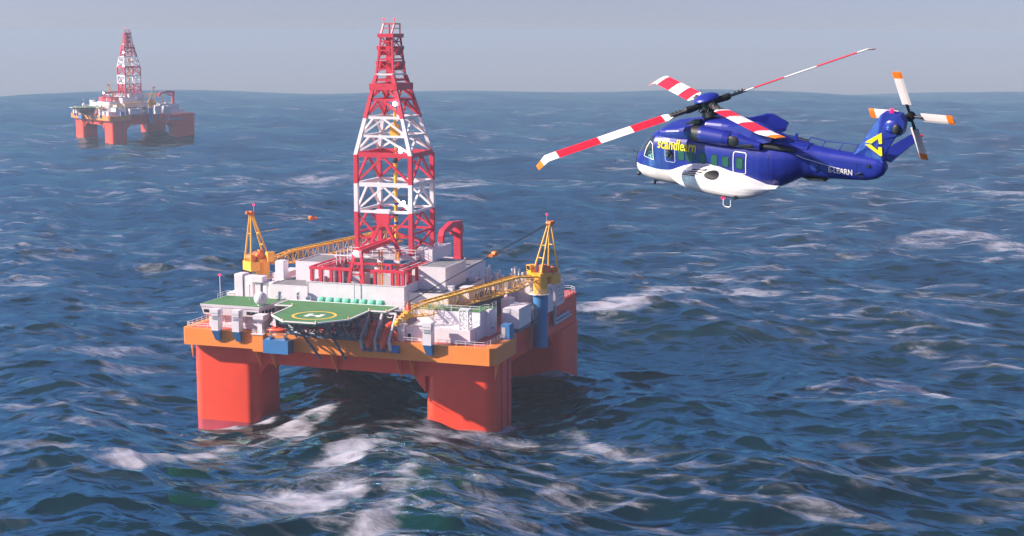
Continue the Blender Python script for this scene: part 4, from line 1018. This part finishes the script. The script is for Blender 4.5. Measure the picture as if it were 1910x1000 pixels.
for s in (1, -1):
    mb = MB(); mb.tube((.74,s*.88,1.56),(.36,s*.88,1.56),.35,.37,n=22); en = hpart('engine_intake', mb, 'h_black', body)
    mb = MB(); mb.tube((.20,s*.88,1.56),(-.85,s*.88,1.52),.38,.36,n=24); mb.tube((.36,s*.88,1.56),(.20,s*.88,1.56),.37,.38,n=24,caps=False); mb.tube((-.85,s*.88,1.52),(-1.15,s*.90,1.50),.36,.30,n=24); hpart('engine_nacelle', mb, 'h_blue', body)
    mb = MB(); loft(mb, [(-1.15,1.22,1.80,.28),(-1.5,1.18,1.78,.30),(-2.0,1.16,1.66,.28),(-2.6,1.16,1.54,.20)], 2.4, 18, yc=s*.80); hpart('exhaust_shroud', mb, 'h_blue', body)
    mb = MB(); mb.sphere((-1.30,s*1.04,1.50),.40,nu=20,nv=10,sx=.95,sy=.30,sz=.62); mb.sphere((-1.85,s*1.0,1.38),.42,nu=16,nv=8,sx=1.3,sy=.22,sz=.32); hpart('exhaust', mb, 'h_black', body)
    mb = MB(); loft(mb, [(-2.0,1.28,1.42,.16),(-2.8,1.24,1.46,.20),(-3.6,1.24,1.42,.14),(-4.2,1.26,1.36,.06)], 2.4, 14, yc=s*.66); hpart('exhaust_trough', mb, 'h_black', body)
    # upswept fairing plate above the exhaust
    o = [(-.85,1.98),(-1.3,2.06),(-1.75,2.2),(-2.2,2.36),(-2.45,2.38),(-2.7,2.30),(-3.2,2.08),(-3.25,2.0),(-3.12,1.80),(-3.05,1.6),(-2.7,1.50),(-2.3,1.46),(-1.9,1.50),(-1.3,1.72)]
    mb = MB(); k = len(o)
    va = [(p[0], s*(.66+.34*max(0,(2.0-p[1]))), p[1]) for p in o]; vb = [(p[0], s*(.60+.34*max(0,(2.0-p[1]))-.10), p[1]) for p in o]
    mb.add(va, [tuple(range(k-1,-1,-1)) if s>0 else tuple(range(k))]); mb.add(vb, [tuple(range(k)) if s>0 else tuple(range(k-1,-1,-1))]); mb.add(va+vb, [(i,(i+1)%k,k+(i+1)%k,k+i) for i in range(k)])
    hpart('exhaust_fairing', mb, 'h_blue', body)
mb = MB(); mb.tube((-3.0,.25,1.66),(-3.4,.25,1.62),.17,n=12); mb.prism([(-3.75,1.45),(-3.95,1.45),(-4.0,1.85),(-3.9,1.85)], -.05,.05,axis=1); mb.tube((-4.98,.42,.62),(-4.98,.50,.62),.2,n=16); mb.tube((-4.98,.5,.62),(-4.98,.53,.62),.12,n=12); hpart('boom_fittings', mb, 'h_blue', body)
mb = MB(); mb.prism([(-4.35,-.06),(-5.3,.0),(-5.45,-.08),(-4.7,-.14)], -.3,.34,axis=1); hpart('skid_plate', mb, 'h_black', body)
mb = MB()
hr = [(-4.62,0,1.78),(-5.31,0,1.68),(-6.15,0,1.70),(-6.84,0,1.72),(-7.0,0,1.6)]
mb.path(hr, .022, n=5)
for (x, z0, z1, dx) in ((-4.40,1.38,1.78,-.22),(-5.10,1.33,1.68,-.21),(-5.9,1.30,1.70,-.25),(-6.6,1.27,1.71,-.22)): mb.tube((x,0,z0),(x+dx,0,z1),.022,n=5)
hpart('handrail', mb, 'h_blue', body)
mb = MB(); mb.path([(-3.4,.55,1.32),(-4.5,.62,1.0),(-6.4,.44,.62)], .012, n=4); hpart('aerial_wire', mb, 'h_lettering', body)
mb = MB(); mb.box(-7.50,-7.36,.345,.372,.88,1.02); mb.path([(-6.86,.40,.50),(-7.12,.40,.62),(-7.22,.40,.40),(-6.92,.40,.52)],.02,n=4); hpart('tail_fittings', mb, 'h_black', body)
for side in (1, -1):
    mb = MB()
    for xq, za, zb in ((2.36,-.2,1.1),(1.0,.5,1.15),(-1.22,.35,1.2),(-2.35,-.1,1.2),(-3.0,.0,1.15),(-4.75,.15,1.2),(-6.9,.3,1.1)):
        q = [(xq, za+(zb-za)*k/10) for k in range(11)]
        mb.add([(x_+dx_, side*(hullY(x_,z_)+.006), z_) for x_, z_ in q for dx_ in (-.009,.009)], [((2*k,2*k+1,2*k+3,2*k+2) if side>0 else (2*k,2*k+2,2*k+3,2*k+1)) for k in range(10)])
    for zq, xa, xb in ((1.08,2.4,-2.4),(.12,-2.1,-3.4),(.95,-4.8,-7.2)):
        q = [(xa+(xb-xa)*k/24, zq) for k in range(25)]
        mb.add([(x_, side*(hullY(x_,z_)+.006), z_+dz_) for x_, z_ in q for dz_ in (-.007,.007)], [((2*k,2*k+2,2*k+3,2*k+1) if side<0 else (2*k,2*k+1,2*k+3,2*k+2)) for k in range(24)])
    hpart('panel_seams', mb, 'h_seam', body)

# fin, gearbox, stabiliser
o = [(-6.60,1.22),(-7.86,3.24),(-8.0,3.36),(-8.2,3.40),(-8.74,3.34),(-8.95,3.05),(-8.86,2.50),(-8.5,2.30),(-8.13,1.66),(-8.02,1.26),(-8.02,1.0),(-7.0,1.1)]
mb = MB(); k = len(o); va = []; vb = []
for i, p in enumerate(o):
    w = .10 if i in (0,1,11) else (.20 if i in (4,5,6) else .17)
    va.append((p[0], w, p[1])); vb.append((p[0], -w, p[1]))
cc = (-7.75,.21,2.1); mb.add(va+[cc], [(i,(i+1)%k,k) for i in range(k)], 0, False); mb.add(vb+[(cc[0],-cc[1],cc[2])], [((i+1)%k,i,k) for i in range(k)]); mb.add(va+vb, [(i,k+i,k+(i+1)%k,(i+1)%k) for i in range(k)])
fin = hpart('tail_fin', mb, 'h_blue', H)
mb = MB(); mb.sphere((-8.42,.12,2.78),.42,sx=1.0,sy=.42,sz=.82,nu=18,nv=10); hpart('gearbox_fairing', mb, 'h_blue', fin)
mb = MB(); mb.sphere((-8.62,.25,2.72),.24,sx=.8,sy=.45,sz=1.0,nu=14); hpart('gearbox_intake', mb, 'h_black', fin)
mb = MB(); mb.sphere((-8.30,.0,3.45),.10); hpart('tail_beacon', mb, 'lamp_red', fin)
mb = MB(); mb.hexa([(-7.55,-.15,1.18),(-8.25,-.15,1.05),(-8.45,-2.9,1.20),(-8.05,-2.9,1.28),(-7.55,-.15,1.30),(-8.25,-.15,1.12),(-8.45,-2.9,1.25),(-8.05,-2.9,1.36)]); stb = hpart('stabiliser', mb, 'h_blue')
mb = MB(); mb.hexa([(-8.04,-2.9,1.27),(-8.46,-2.9,1.19),(-8.49,-3.2,1.21),(-8.08,-3.2,1.29),(-8.04,-2.9,1.37),(-8.46,-2.9,1.26),(-8.49,-3.2,1.27),(-8.08,-3.2,1.38)]); hpart('stabiliser_tip', mb, 'h_red', stb)
def finY(x, z): return .205
lg = [[(-7.21,1.97),(-7.96,2.49),(-7.98,1.99),(-7.84,1.97),(-7.80,2.20),(-7.49,1.94)], [(-7.22,1.86),(-7.49,1.89),(-7.81,1.66),(-7.81,1.82),(-7.97,1.83),(-8.0,1.46),(-7.92,1.42)]]
mb = MB()
for L_ in lg:
    k = len(L_)
    mb.add([(a, .222, b) for a, b in L_]+[(a, .205, b) for a, b in L_], [tuple(range(k)), tuple(range(2*k-1,k-1,-1))]+[(i,k+i,k+(i+1)%k,(i+1)%k) for i in range(k)])
hpart('fin_emblem', mb, 'h_yellow', fin)

# lettering
def letters(txt, x0, z0, length, height, yf, mat, name, parent, weight=0.0, rise=0.0, side=1):
    cu = bpy.data.curves.new('lettering', 'FONT'); cu.body = txt; cu.size = 1.0; cu.offset = weight; cu.resolution_u = 4
    ob = bpy.data.objects.new('lettering_tmp', cu); COL.objects.link(ob)
    dg = bpy.context.evaluated_depsgraph_get(); ev = ob.evaluated_get(dg); me = ev.to_mesh()
    bm_ = bmesh.new(); bm_.from_mesh(me); ev.to_mesh_clear()
    for k in range(1, 8): bmesh.ops.bisect_plane(bm_, geom=bm_.verts[:]+bm_.edges[:]+bm_.faces[:], plane_co=(0, k*.1, 0), plane_no=(0, 1, 0))
    bm_.verts.index_update(); V = [v.co.copy() for v in bm_.verts]; F = [tuple(v.index for v in f.verts) for f in bm_.faces]; bm_.free()
    bpy.data.objects.remove(ob); bpy.data.curves.remove(cu)
    w = max(v.x for v in V); w0 = min(v.x for v in V); hh = max(v.y for v in V)
    mb = MB(); out = []
    for v in V:
        u = (v.x-w0)/(w-w0); x = x0-side*u*length; z = z0+rise*u+v.y/hh*height
        out.append((x, side*(yf(x,z)+.034), z))
    mb.add(out, F if side > 0 else [f[::-1] for f in F])
    hpart(name, mb, mat, parent)
letters('scandlearn', 2.55, .68, 2.02, .44, hullY, 'h_yellow', 'lettering', body, .012, .06)
letters('E-LEARN', -5.64, .45, 1.08, .26, hullY, 'h_lettering', 'lettering', body, .012, -.02)

# main rotor
hub = Vector((.44,0,2.72))
dL = Vector((.661,.731,-.172)); dF = Vector((.717,-.682,-.145)); R = 8.36
dL.normalize(); nrm = dL.cross(dF).normalized(); nrm = -nrm if nrm.z < 0 else nrm
dF = nrm.cross(dL) if nrm.cross(dL).dot(dF) > 0 else -nrm.cross(dL)
mb = MB(); mb.tube((.44,0,1.9), hub-nrm*.1, .24, .20, n=14); mb.tube(hub-nrm*.55, hub-nrm*.30, .42, .34, n=14); mb.tube(hub-nrm*.18, hub+nrm*.12, .38, .34, n=16)
for k in range(8):
    a = 2*PI*k/8; q = hub+dL*math.cos(a)*.33+dF*math.sin(a)*.33
    mb.tube(q-nrm*.6, q+nrm*.05, .04, n=5); mb.tube(q-nrm*.05, hub+dL*math.cos(a+.5)*.5+dF*math.sin(a+.5)*.5-nrm*.3, .035, n=5)
rh = hpart('rotor_hub', mb, 'h_black')
mb = MB(); vs = []; nk = 24
for j in range(7):
    t = PI/2*j/6
    for k in range(nk):
        a = 2*PI*k/nk; vs.append(hub+nrm*(.20+.26*math.sin(t))+(dL*math.cos(a)+dF*math.sin(a))*(.60*math.cos(t)))
mb.add(vs, [(j*nk+k,j*nk+(k+1)%nk,(j+1)*nk+(k+1)%nk,(j+1)*nk+k) for j in range(6) for k in range(nk)]+[tuple(range(nk-1,-1,-1))], 0, True)
hpart('hub_cap', mb, 'h_blue', rh)
BM = ['h_bwhite','h_red','h_orange']
def blade(root, d, n, lead, R, r0, chord, bands, pitch, sweep=True):
    """thin aerofoil blade: bands = (fraction from, to, material)"""
    d = d.normalized(); lead = lead.normalized()
    c = lead*math.cos(pitch)+n*math.sin(pitch); nn = d.cross(c).normalized(); nn = nn if nn.dot(n) > 0 else -nn
    mb = MB()
    for (f0, f1, mi) in bands:
        secs = []
        for i in range(4):
            f = f0+(f1-f0)*i/3; r = f*R
            ch = chord*(.45+.55*min(1,max(0,(f-r0/R)/.03))); sw = 0
            if sweep and f > .93: sw = -(f-.93)/.07*chord*.55; ch *= 1-.35*(f-.93)/.07
            dr = 0 if not sweep or f < .93 else -(f-.93)/.07*.12
            q = root+d*r+c*sw+nn*dr
            secs.append([q+c*ch*.5, q+c*ch*.25+nn*ch*.055, q-c*ch*.15+nn*ch*.04, q-c*ch*.5, q-c*ch*.15-nn*ch*.03, q+c*ch*.25-nn*ch*.04])
        for i in range(3):
            for k in range(6): mb.add([secs[i][k],secs[i][(k+1)%6],secs[i+1][(k+1)%6],secs[i+1][k]],[(0,1,2,3)],mi)
        mb.add(secs[0],[(5,4,3,2,1,0)],mi); mb.add(secs[-1],[(0,1,2,3,4,5)],mi)
    return mb
mbands = [(.205,.26,0),(.26,.44,1),(.44,.63,0),(.63,.87,1),(.87,.965,0),(.965,1.0,2)]
PITCH = math.radians(13)
for d in (dL, dF, -dL, -dF):
    lead = -nrm.cross(d)
    bl = blade(hub, d, nrm, lead, R, 1.72, .72, mbands, PITCH)
    bo = hpart('rotor_blade', bl, BM)
    mb = MB(); mb.tube(hub+d*.3, hub+d*.95, .13, .17, n=10); mb.sphere(hub+d*1.0, .16, nu=10, nv=6); hpart('blade_root', mb, 'h_black', bo)
    mb = MB(); c = lead*math.cos(PITCH)+nrm*math.sin(PITCH); nn = d.cross(c).normalized()
    mb.beam(hub+d*1.05, hub+d*1.85, .26, .13, up=tuple(nn))
    for k in range(3): mb.tube(hub+d*(1.35+k*.18), hub+d*(1.35+k*.18)+nrm*.14, .035, n=6)
    hpart('blade_cuff', mb, 'h_steel', bo)
# tail rotor
th = Vector((-8.92,-.55,3.08)); tU = Vector((.206,.242,.948)).normalized(); tR = Vector((-.951,.277,.136)); tR = (tR-tU*tR.dot(tU)).normalized(); tN = tU.cross(tR).normalized()
mb = MB(); mb.tube(Vector((-8.6,-.1,3.0)), th, .14, .10, n=12); mb.tube(th-tN*.12, th+tN*.12, .2, n=12); tr = hpart('tail_rotor_hub', mb, 'h_black')
for d in (tU, tR, -tU, -tR):
    bl = blade(th, d, tN, tN.cross(d), 2.18, .5, .46, [(.27,.86,0),(.86,1.0,2)], math.radians(4), sweep=False)
    bo = hpart('tail_rotor_blade', bl, BM)
    mb = MB(); mb.tube(th+d*.12, th+d*.62, .05, .075, n=8); hpart('blade_root', mb, 'h_black', bo)

# ------------------------------------------------------------------ sea
CAM = Vector((140.43, -292.48, 84.73)); YAW = math.radians(18.8)
def sea():
    dep = np.radians(np.linspace(21.0, 1.62, 860)); r1 = 84.73/np.tan(dep)
    rr = np.concatenate([np.geomspace(4, r1[0]*.985, 40), r1, np.geomspace(r1[-1]*1.02, 6000, 40)])
    dense = np.linspace(-27, 27, 980)
    out = np.concatenate([np.linspace(27, 60, 60)[1:], np.linspace(60, 300, 90)[1:], np.linspace(300, 333, 60)[1:-1]])
    ang = np.radians(np.concatenate([dense, out]))
    nr_, na = len(rr), len(ang)
    az = YAW - ang
    X = CAM.x - rr[:,None]*np.sin(az)[None,:]; Y = CAM.y + rr[:,None]*np.cos(az)[None,:]
    dr = np.gradient(rr)[:,None]
    da = np.abs(np.concatenate([np.gradient(dense), np.full(len(out), 2.0)]))
    ds = np.maximum(dr*0.9, rr[:,None]*np.radians(da)[None,:])
    Z = np.zeros_like(X); DX = np.zeros_like(X); DY = np.zeros_like(X); D = np.zeros_like(X)
    def wave(lam, a, dx, dy, ph, q):
        nonlocal Z, DX, DY, D
        k = 2*PI/lam
        w = np.clip((lam/ds-2.2)/3.0, 0, 1)*a
        th = k*(X*dx+Y*dy)+ph
        c = np.cos(th).astype(np.float32); s = np.sin(th).astype(np.float32)
        Z = Z+w*c; DX = DX-q*w*dx*s; DY = DY-q*w*dy*s; D = D+q*w*k*c
    # main swell that lifts the near right column's foot and drops the left one
    k0 = 2*PI/62
    wave(540, 3.4*np.clip((rr[:,None]-900)/1500,0,1), .94, .33, .8, .2); wave(830, 2.6*np.clip((rr[:,None]-900)/1500,0,1), .90, .43, 2.0, .2)
    for lam, a_, dx, dy, ph, q in ((61.2,2.56,.798,.602,5.70,.8),(117,1.78,.112,.994,3.97,.8),(165.9,2.12,-.475,.88,1.18,.7),(87.5,1.14,-.236,.972,2.44,.9),(234.6,2.1,-.17,.985,.09,.6)):
        wave(lam, a_*(.45+.55*np.exp(-(((X-2)/75)**2+((Y-22)/75)**2))) if lam < 130 else a_*(.6+.4*np.exp(-(((X-2)/150)**2+((Y-22)/150)**2))), dx, dy, ph, q)
    main = math.radians(100)
    for i in range(64):
        lam = 3.2*(60/3.2)**(i/63.0)*RNG.uniform(.93,1.07)
        spread = math.radians(RNG.normal(0, 26))
        t = main+spread
        st_ = .034 if lam > 22 else (.056 if lam > 12 else .074)
        wave(lam, st_*lam/(2*PI)*RNG.uniform(.6,1.25), math.cos(t), math.sin(t), RNG.uniform(0,2*PI), 1.0)
    r2 = rr[:,None]*np.ones_like(X)
    drop = -1.07e-5*np.maximum(0, r2-1300)**2
    X2 = X+DX; Y2 = Y+DY; Z2 = Z+drop
    wash = np.zeros_like(X)
    for pts_, wd, am in [( [(-22, -54), (-17, -42), (-12, -31), (-10, -15), (-8, 0), (-9, 24)] , 4.0 , 0.95 ),( [(3, -56), (15, -50), (17, -31), (19, -16), (25, -6)] , 5.0 , 0.85 ),( [(10, -60), (19, -53), (23, -45)] , 4.5 , 0.9 ),( [(8, -11), (17, -17), (32, -32), (36, -51), (36, -62)] , 4.0 , 0.8 ),( [(27, -14), (36, -5), (46, -2)] , 2.5 , 0.9 ),( [(52, 6), (60, -6), (70, -14)] , 3.5 , 1.0 ),( [(47, -40), (54, -46), (61, -53)] , 4.0 , 0.7 ),( [(63, -33), (69, -36), (76, -30)] , 3 , 0.6 ),( [(16, 150), (25, 163), (31, 196), (42, 206), (58, 202)] , 8 , 0.95 ),( [(94, 76), (107, 84), (115, 85), (125, 80)] , 4.5 , 0.95 ),( [(110, 173), (117, 178), (129, 170)] , 7 , 0.75 ),( [(100, 360), (121, 380), (137, 344)] , 12 , 0.9 ),( [(-100, 48), (-88, 68), (-75, 81)] , 8 , 0.6 ),( [(-74, 36), (-68, 43)] , 5 , 0.6 ),( [(-28, 46), (-23, 54)] , 5 , 0.8 ),( [(5, 44), (11, 49)] , 4 , 0.6 ),( [(-174, 506), (-153, 519)] , 30 , 0.8 ),( [(-197, 670), (-187, 721)] , 30 , 0.6 ),( [(-288, 467), (-252, 530)] , 25 , 0.6 ),( [(-222, 194), (-198, 190)] , 12 , 0.6 ),( [(-6, 596), (39, 556)] , 20 , 0.6 ),( [(100, 583), (134, 542)] , 20 , 0.7 ),]:
        wig = 1.6*np.sin(X/7.3+Y/11.0)+1.2*np.sin(X/3.9-Y/5.1+1.0)
        for (ax, ay), (bx, by) in zip(pts_[:-1], pts_[1:]):
            lx, ly = bx-ax, by-ay; q = lx*lx+ly*ly+1e-6
            t_ = np.clip(((X-ax)*lx+(Y-ay)*ly)/q, 0, 1)
            d2 = np.maximum(0, np.hypot(X-ax-t_*lx, Y-ay-t_*ly)+wig)**2
            wash = np.maximum(wash, am*np.exp(-d2/(1.25*wd*wd)))
    for (x0, x1, y0, y1, e) in cols:
        dd = np.hypot(np.maximum(np.maximum(x0-X, X-x1), 0), np.maximum(np.maximum(y0-Y, Y-y1), 0))
        wash = np.maximum(wash, 1.25*np.exp(-(dd/1.9)**2))
    me = bpy.data.meshes.new('sea')
    nv = nr_*na
    co = np.stack([X2, Y2, Z2], -1).reshape(-1, 3).astype(np.float32)
    i = np.arange(nr_-1)[:,None]*na; j = np.arange(na)[None,:]; j2 = (j+1) % na
    F = np.stack([i+j, i+na+j, i+na+j2, i+j2], -1).reshape(-1, 4)
    nf = len(F)
    cap = np.arange(na)[::1]
    me.vertices.add(nv); me.vertices.foreach_set('co', co.ravel())
    me.loops.add(nf*4+na); me.polygons.add(nf+1)
    me.loops.foreach_set('vertex_index', np.concatenate([F.ravel(), cap]).astype(np.int32))
    me.polygons.foreach_set('loop_start', np.concatenate([np.arange(nf)*4, [nf*4]]).astype(np.int32))
    me.polygons.foreach_set('use_smooth', np.ones(nf+1, dtype=bool))
    me.update(calc_edges=True); me.validate()
    for nm, ar in (('crest', D), ('wash', wash)):
        at = me.attributes.new(nm, 'FLOAT', 'POINT'); at.data.foreach_set('value', ar.ravel().astype(np.float32))
    ob = bpy.data.objects.new('sea', me); COL.objects.link(ob)
    tag(ob, kind='structure')
    return ob
SEA = sea()
SEA_B1, SEA_B2 = .055, .36
SEA_BODY = (.0002, .020, .034, 1); SEA_GLOSS = (.15, .45, .52, 1)
m, N, L, b = _mat('sea water')
tc = N.new('ShaderNodeNewGeometry')
def noise(scale, detail, vec, rough=.55, dist=0.0):
    n = N.new('ShaderNodeTexNoise'); n.inputs['Scale'].default_value = scale; n.inputs['Detail'].default_value = detail; n.inputs['Roughness'].default_value = rough; n.inputs['Distortion'].default_value = dist
    L.new(vec, n.inputs['Vector']); return n
mp = N.new('ShaderNodeMapping'); mp.inputs['Scale'].default_value = (1, 1.5, 1); mp.inputs['Rotation'].default_value = (0, 0, math.radians(-12)); L.new(tc.outputs['Position'], mp.inputs['Vector'])
def ridged(scale, detail, vec, rough=.5, lac=2.0, dist=.3):
    n = N.new('ShaderNodeTexNoise'); n.noise_type = 'RIDGED_MULTIFRACTAL'; n.inputs['Scale'].default_value = scale; n.inputs['Detail'].default_value = detail; n.inputs['Roughness'].default_value = rough
    n.inputs['Lacunarity'].default_value = lac; n.inputs['Distortion'].default_value = dist; n.inputs['Offset'].default_value = .9; n.inputs['Gain'].default_value = 1.6
    L.new(vec, n.inputs['Vector']); return n
def mapped(scale, rot=-19):
    q = N.new('ShaderNodeMapping'); q.inputs['Scale'].default_value = scale; q.inputs['Rotation'].default_value = (0, 0, math.radians(rot)); L.new(tc.outputs['Position'], q.inputs['Vector']); return q.outputs['Vector']
nb2 = ridged(1.0, 4, mapped((.045, .095, .05), -14), .5, 2.1, .5)
nb1 = ridged(1.0, 3, mapped((.22, .42, .2), -8), .55, 2.2, .4)
bp2 = N.new('ShaderNodeBump'); bp2.inputs['Strength'].default_value = 1.0; bp2.inputs['Distance'].default_value = SEA_B2; L.new(nb2.outputs['Fac'], bp2.inputs['Height'])
bp1 = N.new('ShaderNodeBump'); bp1.inputs['Strength'].default_value = 1.0; bp1.inputs['Distance'].default_value = SEA_B1; L.new(nb1.outputs['Fac'], bp1.inputs['Height']); L.new(bp2.outputs['Normal'], bp1.inputs['Normal'])
def math_(op, a, b_=None, c=None):
    n = N.new('ShaderNodeMath'); n.operation = op
    for i, v in enumerate((a, b_, c)):
        if v is None: continue
        if hasattr(v, 'is_linked'): L.new(v, n.inputs[i])
        else: n.inputs[i].default_value = v
    return n.outputs[0]
def ramp(v, a, b_, lo=0.0, hi=1.0):
    n = N.new('ShaderNodeMapRange'); n.interpolation_type = 'SMOOTHSTEP'
    for i, q in ((1,a),(2,b_),(3,lo),(4,hi)): n.inputs[i].default_value = q
    L.new(v, n.inputs['Value']); return n.outputs['Result']
cr_a = N.new('ShaderNodeAttribute'); cr_a.attribute_name = 'crest'
wa_a = N.new('ShaderNodeAttribute'); wa_a.attribute_name = 'wash'
patchy = noise(1.0, 3, mapped((.008, .016, .0)), .55, .4).outputs['Fac']
streak = noise(1.0, 8, mapped((.045, .17, .05), -24), .68, 1.0).outputs['Fac']
lace = ridged(1.0, 6, mapped((.085, .19, .1), -34), .62, 2.1, 1.2).outputs['Fac']
wisp = noise(1.0, 7, mapped((.040, .095, .05), -40), .60, .7).outputs['Fac']
fine = noise(1.0, 8, mapped((.20, .50, .2), -36), .70, .8).outputs['Fac']
area = ramp(patchy, .50, .60)
crestf = ramp(cr_a.outputs['Fac'], .08, .60)
lacef = ramp(lace, .40, 1.25, .55, 1.0)
f1 = math_('MULTIPLY', math_('MULTIPLY', math_('MULTIPLY', area, crestf), ramp(streak, .46, .68, 0, .80)), lacef)
f3 = math_('MULTIPLY', math_('MULTIPLY', ramp(patchy, .42, .58), ramp(streak, .50, .72)), .46)
wv = math_('ADD', math_('MULTIPLY', wa_a.outputs['Fac'], ramp(wisp, .22, .66)), math_('MULTIPLY', math_('SUBTRACT', fine, .5), 1.35))
f2 = math_('MULTIPLY', math_('MULTIPLY', ramp(wv, .14, 1.0), ramp(wa_a.outputs['Fac'], .03, .5)), .70)
foamv = math_('MAXIMUM', math_('MAXIMUM', f1, f2), f3)
class _O: pass
fm = _O(); fm.outputs = [foamv]
N.remove(b)
df = N.new('ShaderNodeBsdfDiffuse'); df.inputs['Color'].default_value = SEA_BODY; L.new(bp2.outputs['Normal'], df.inputs['Normal'])
gl = N.new('ShaderNodeBsdfGlossy'); gl.inputs['Color'].default_value = SEA_GLOSS; gl.inputs['Roughness'].default_value = .10; L.new(bp1.outputs['Normal'], gl.inputs['Normal'])
fz = N.new('ShaderNodeFresnel'); fz.inputs['IOR'].default_value = 1.20; L.new(bp1.outputs['Normal'], fz.inputs['Normal'])
tb = N.new('ShaderNodeBsdfTransparent'); tb.inputs['Color'].default_value = (.60, .84, .86, 1)
w0 = N.new('ShaderNodeMixShader'); w0.inputs[0].default_value = .34; L.new(df.outputs[0], w0.inputs[1]); L.new(tb.outputs[0], w0.inputs[2])
w1 = N.new('ShaderNodeMixShader'); L.new(fz.outputs[0], w1.inputs[0]); L.new(w0.outputs[0], w1.inputs[1]); L.new(gl.outputs[0], w1.inputs[2])
fd = N.new('ShaderNodeBsdfDiffuse'); fd.inputs['Color'].default_value = (.50, .48, .56, 1); L.new(bp1.outputs['Normal'], fd.inputs['Normal'])
w2 = N.new('ShaderNodeMixShader'); L.new(fm.outputs[0], w2.inputs[0]); L.new(w1.outputs[0], w2.inputs[1]); L.new(fd.outputs[0], w2.inputs[2])
outn = [n for n in N if n.type == 'OUTPUT_MATERIAL'][0]; L.new(w2.outputs[0], outn.inputs['Surface'])
SEA.data.materials.append(m)

# added dark sheet that colours the see-through water teal, falling away with the sea
rb = np.concatenate([[1.0], np.geomspace(60, 5900, 40)]); nb_ = 72; mb = MB()
vb_ = [(CAM.x+r*math.cos(2*PI*i/nb_), CAM.y+r*math.sin(2*PI*i/nb_), -27-1.07e-5*max(0, r-1300)**2) for r in rb for i in range(nb_)]
mb.add(vb_, [(j*nb_+i, j*nb_+(i+1)%nb_, (j+1)*nb_+(i+1)%nb_, (j+1)*nb_+i) for j in range(len(rb)-1) for i in range(nb_)]+[tuple(range(nb_))], 0, True)
M['depth_sheet'] = paint('deep blue green depth sheet', (.0008, .048, .074), 0.9, scale=(.05, .05, .05))
tag(mb.build('depth_sheet', 'depth_sheet'), kind='structure')
# ------------------------------------------------------------------ haze
mb = MB(); mb.box(CAM.x-6300, CAM.x+6300, CAM.y-6300, CAM.y+6300, -256, 94)
hz = bpy.data.materials.new('sea haze'); hz.use_nodes = True; nt = hz.node_tree; nt.nodes.clear()
o_ = nt.nodes.new('ShaderNodeOutputMaterial'); pv = nt.nodes.new('ShaderNodeVolumePrincipled')
pv.inputs['Color'].default_value = (.47, .585, .72, 1); pv.inputs['Density'].default_value = .000215; pv.inputs['Anisotropy'].default_value = .0
nt.links.new(pv.outputs[0], o_.inputs['Volume'])
hob = mb.build('haze', [hz]); tag(hob, kind='stuff')

# ------------------------------------------------------------------ sky, sun, camera
EL = math.radians(29); SAZ = math.radians(67)
sv = Vector((-math.sin(SAZ)*math.cos(EL), -math.cos(SAZ)*math.cos(EL), math.sin(EL)))
w = bpy.data.worlds.new('World'); sc.world = w; w.use_nodes = True
WN, WL = w.node_tree.nodes, w.node_tree.links
bg = WN['Background']
sky = WN.new('ShaderNodeTexSky'); sky.sky_type = 'NISHITA'; sky.sun_disc = False
sky.sun_elevation = EL; sky.sun_rotation = math.atan2(sv.x, sv.y); sky.air_density = 1.0; sky.dust_density = 1.0; sky.ozone_density = 1.0
gx = WN.new('ShaderNodeTexCoord'); va_ = WN.new('ShaderNodeVectorMath'); va_.operation = 'ADD'; va_.inputs[1].default_value = (0, 0, .05)
vn = WN.new('ShaderNodeVectorMath'); vn.operation = 'NORMALIZE'
WL.new(gx.outputs['Generated'], va_.inputs[0]); WL.new(va_.outputs[0], vn.inputs[0]); WL.new(vn.outputs[0], sky.inputs['Vector'])
tn = WN.new('ShaderNodeMix'); tn.data_type = 'RGBA'; tn.blend_type = 'MULTIPLY'; tn.inputs['Factor'].default_value = 1; tn.inputs['B'].default_value = (1.03, .97, 1.37, 1); WL.new(sky.outputs[0], tn.inputs['A']); WL.new(tn.outputs['Result'], bg.inputs['Color']); bg.inputs['Strength'].default_value = .052
ld = bpy.data.lights.new('sun', 'SUN'); ld.energy = 5.0; ld.angle = math.radians(.5); ld.color = (1.0, .89, .77)
lo = bpy.data.objects.new('sun', ld); COL.objects.link(lo); lo.rotation_euler = sv.to_track_quat('Z', 'Y').to_euler(); lo.location = (-200, -200, 300)
cd = bpy.data.cameras.new('camera'); cd.sensor_width = 36; cd.lens = 36*2858/1910; cd.clip_end = 20000; cd.clip_start = .5
co_ = bpy.data.objects.new('camera', cd); COL.objects.link(co_); co_.location = CAM
co_.rotation_euler = (math.radians(90-8.752), 0, YAW); sc.camera = co_
sc.cycles.caustics_reflective = False; sc.cycles.caustics_refractive = False
vs_ = sc.view_settings; vs_.view_transform = 'Standard'; vs_.look = 'None'; vs_.gamma = 1; vs_.exposure = 1.0; vs_.use_curve_mapping = False
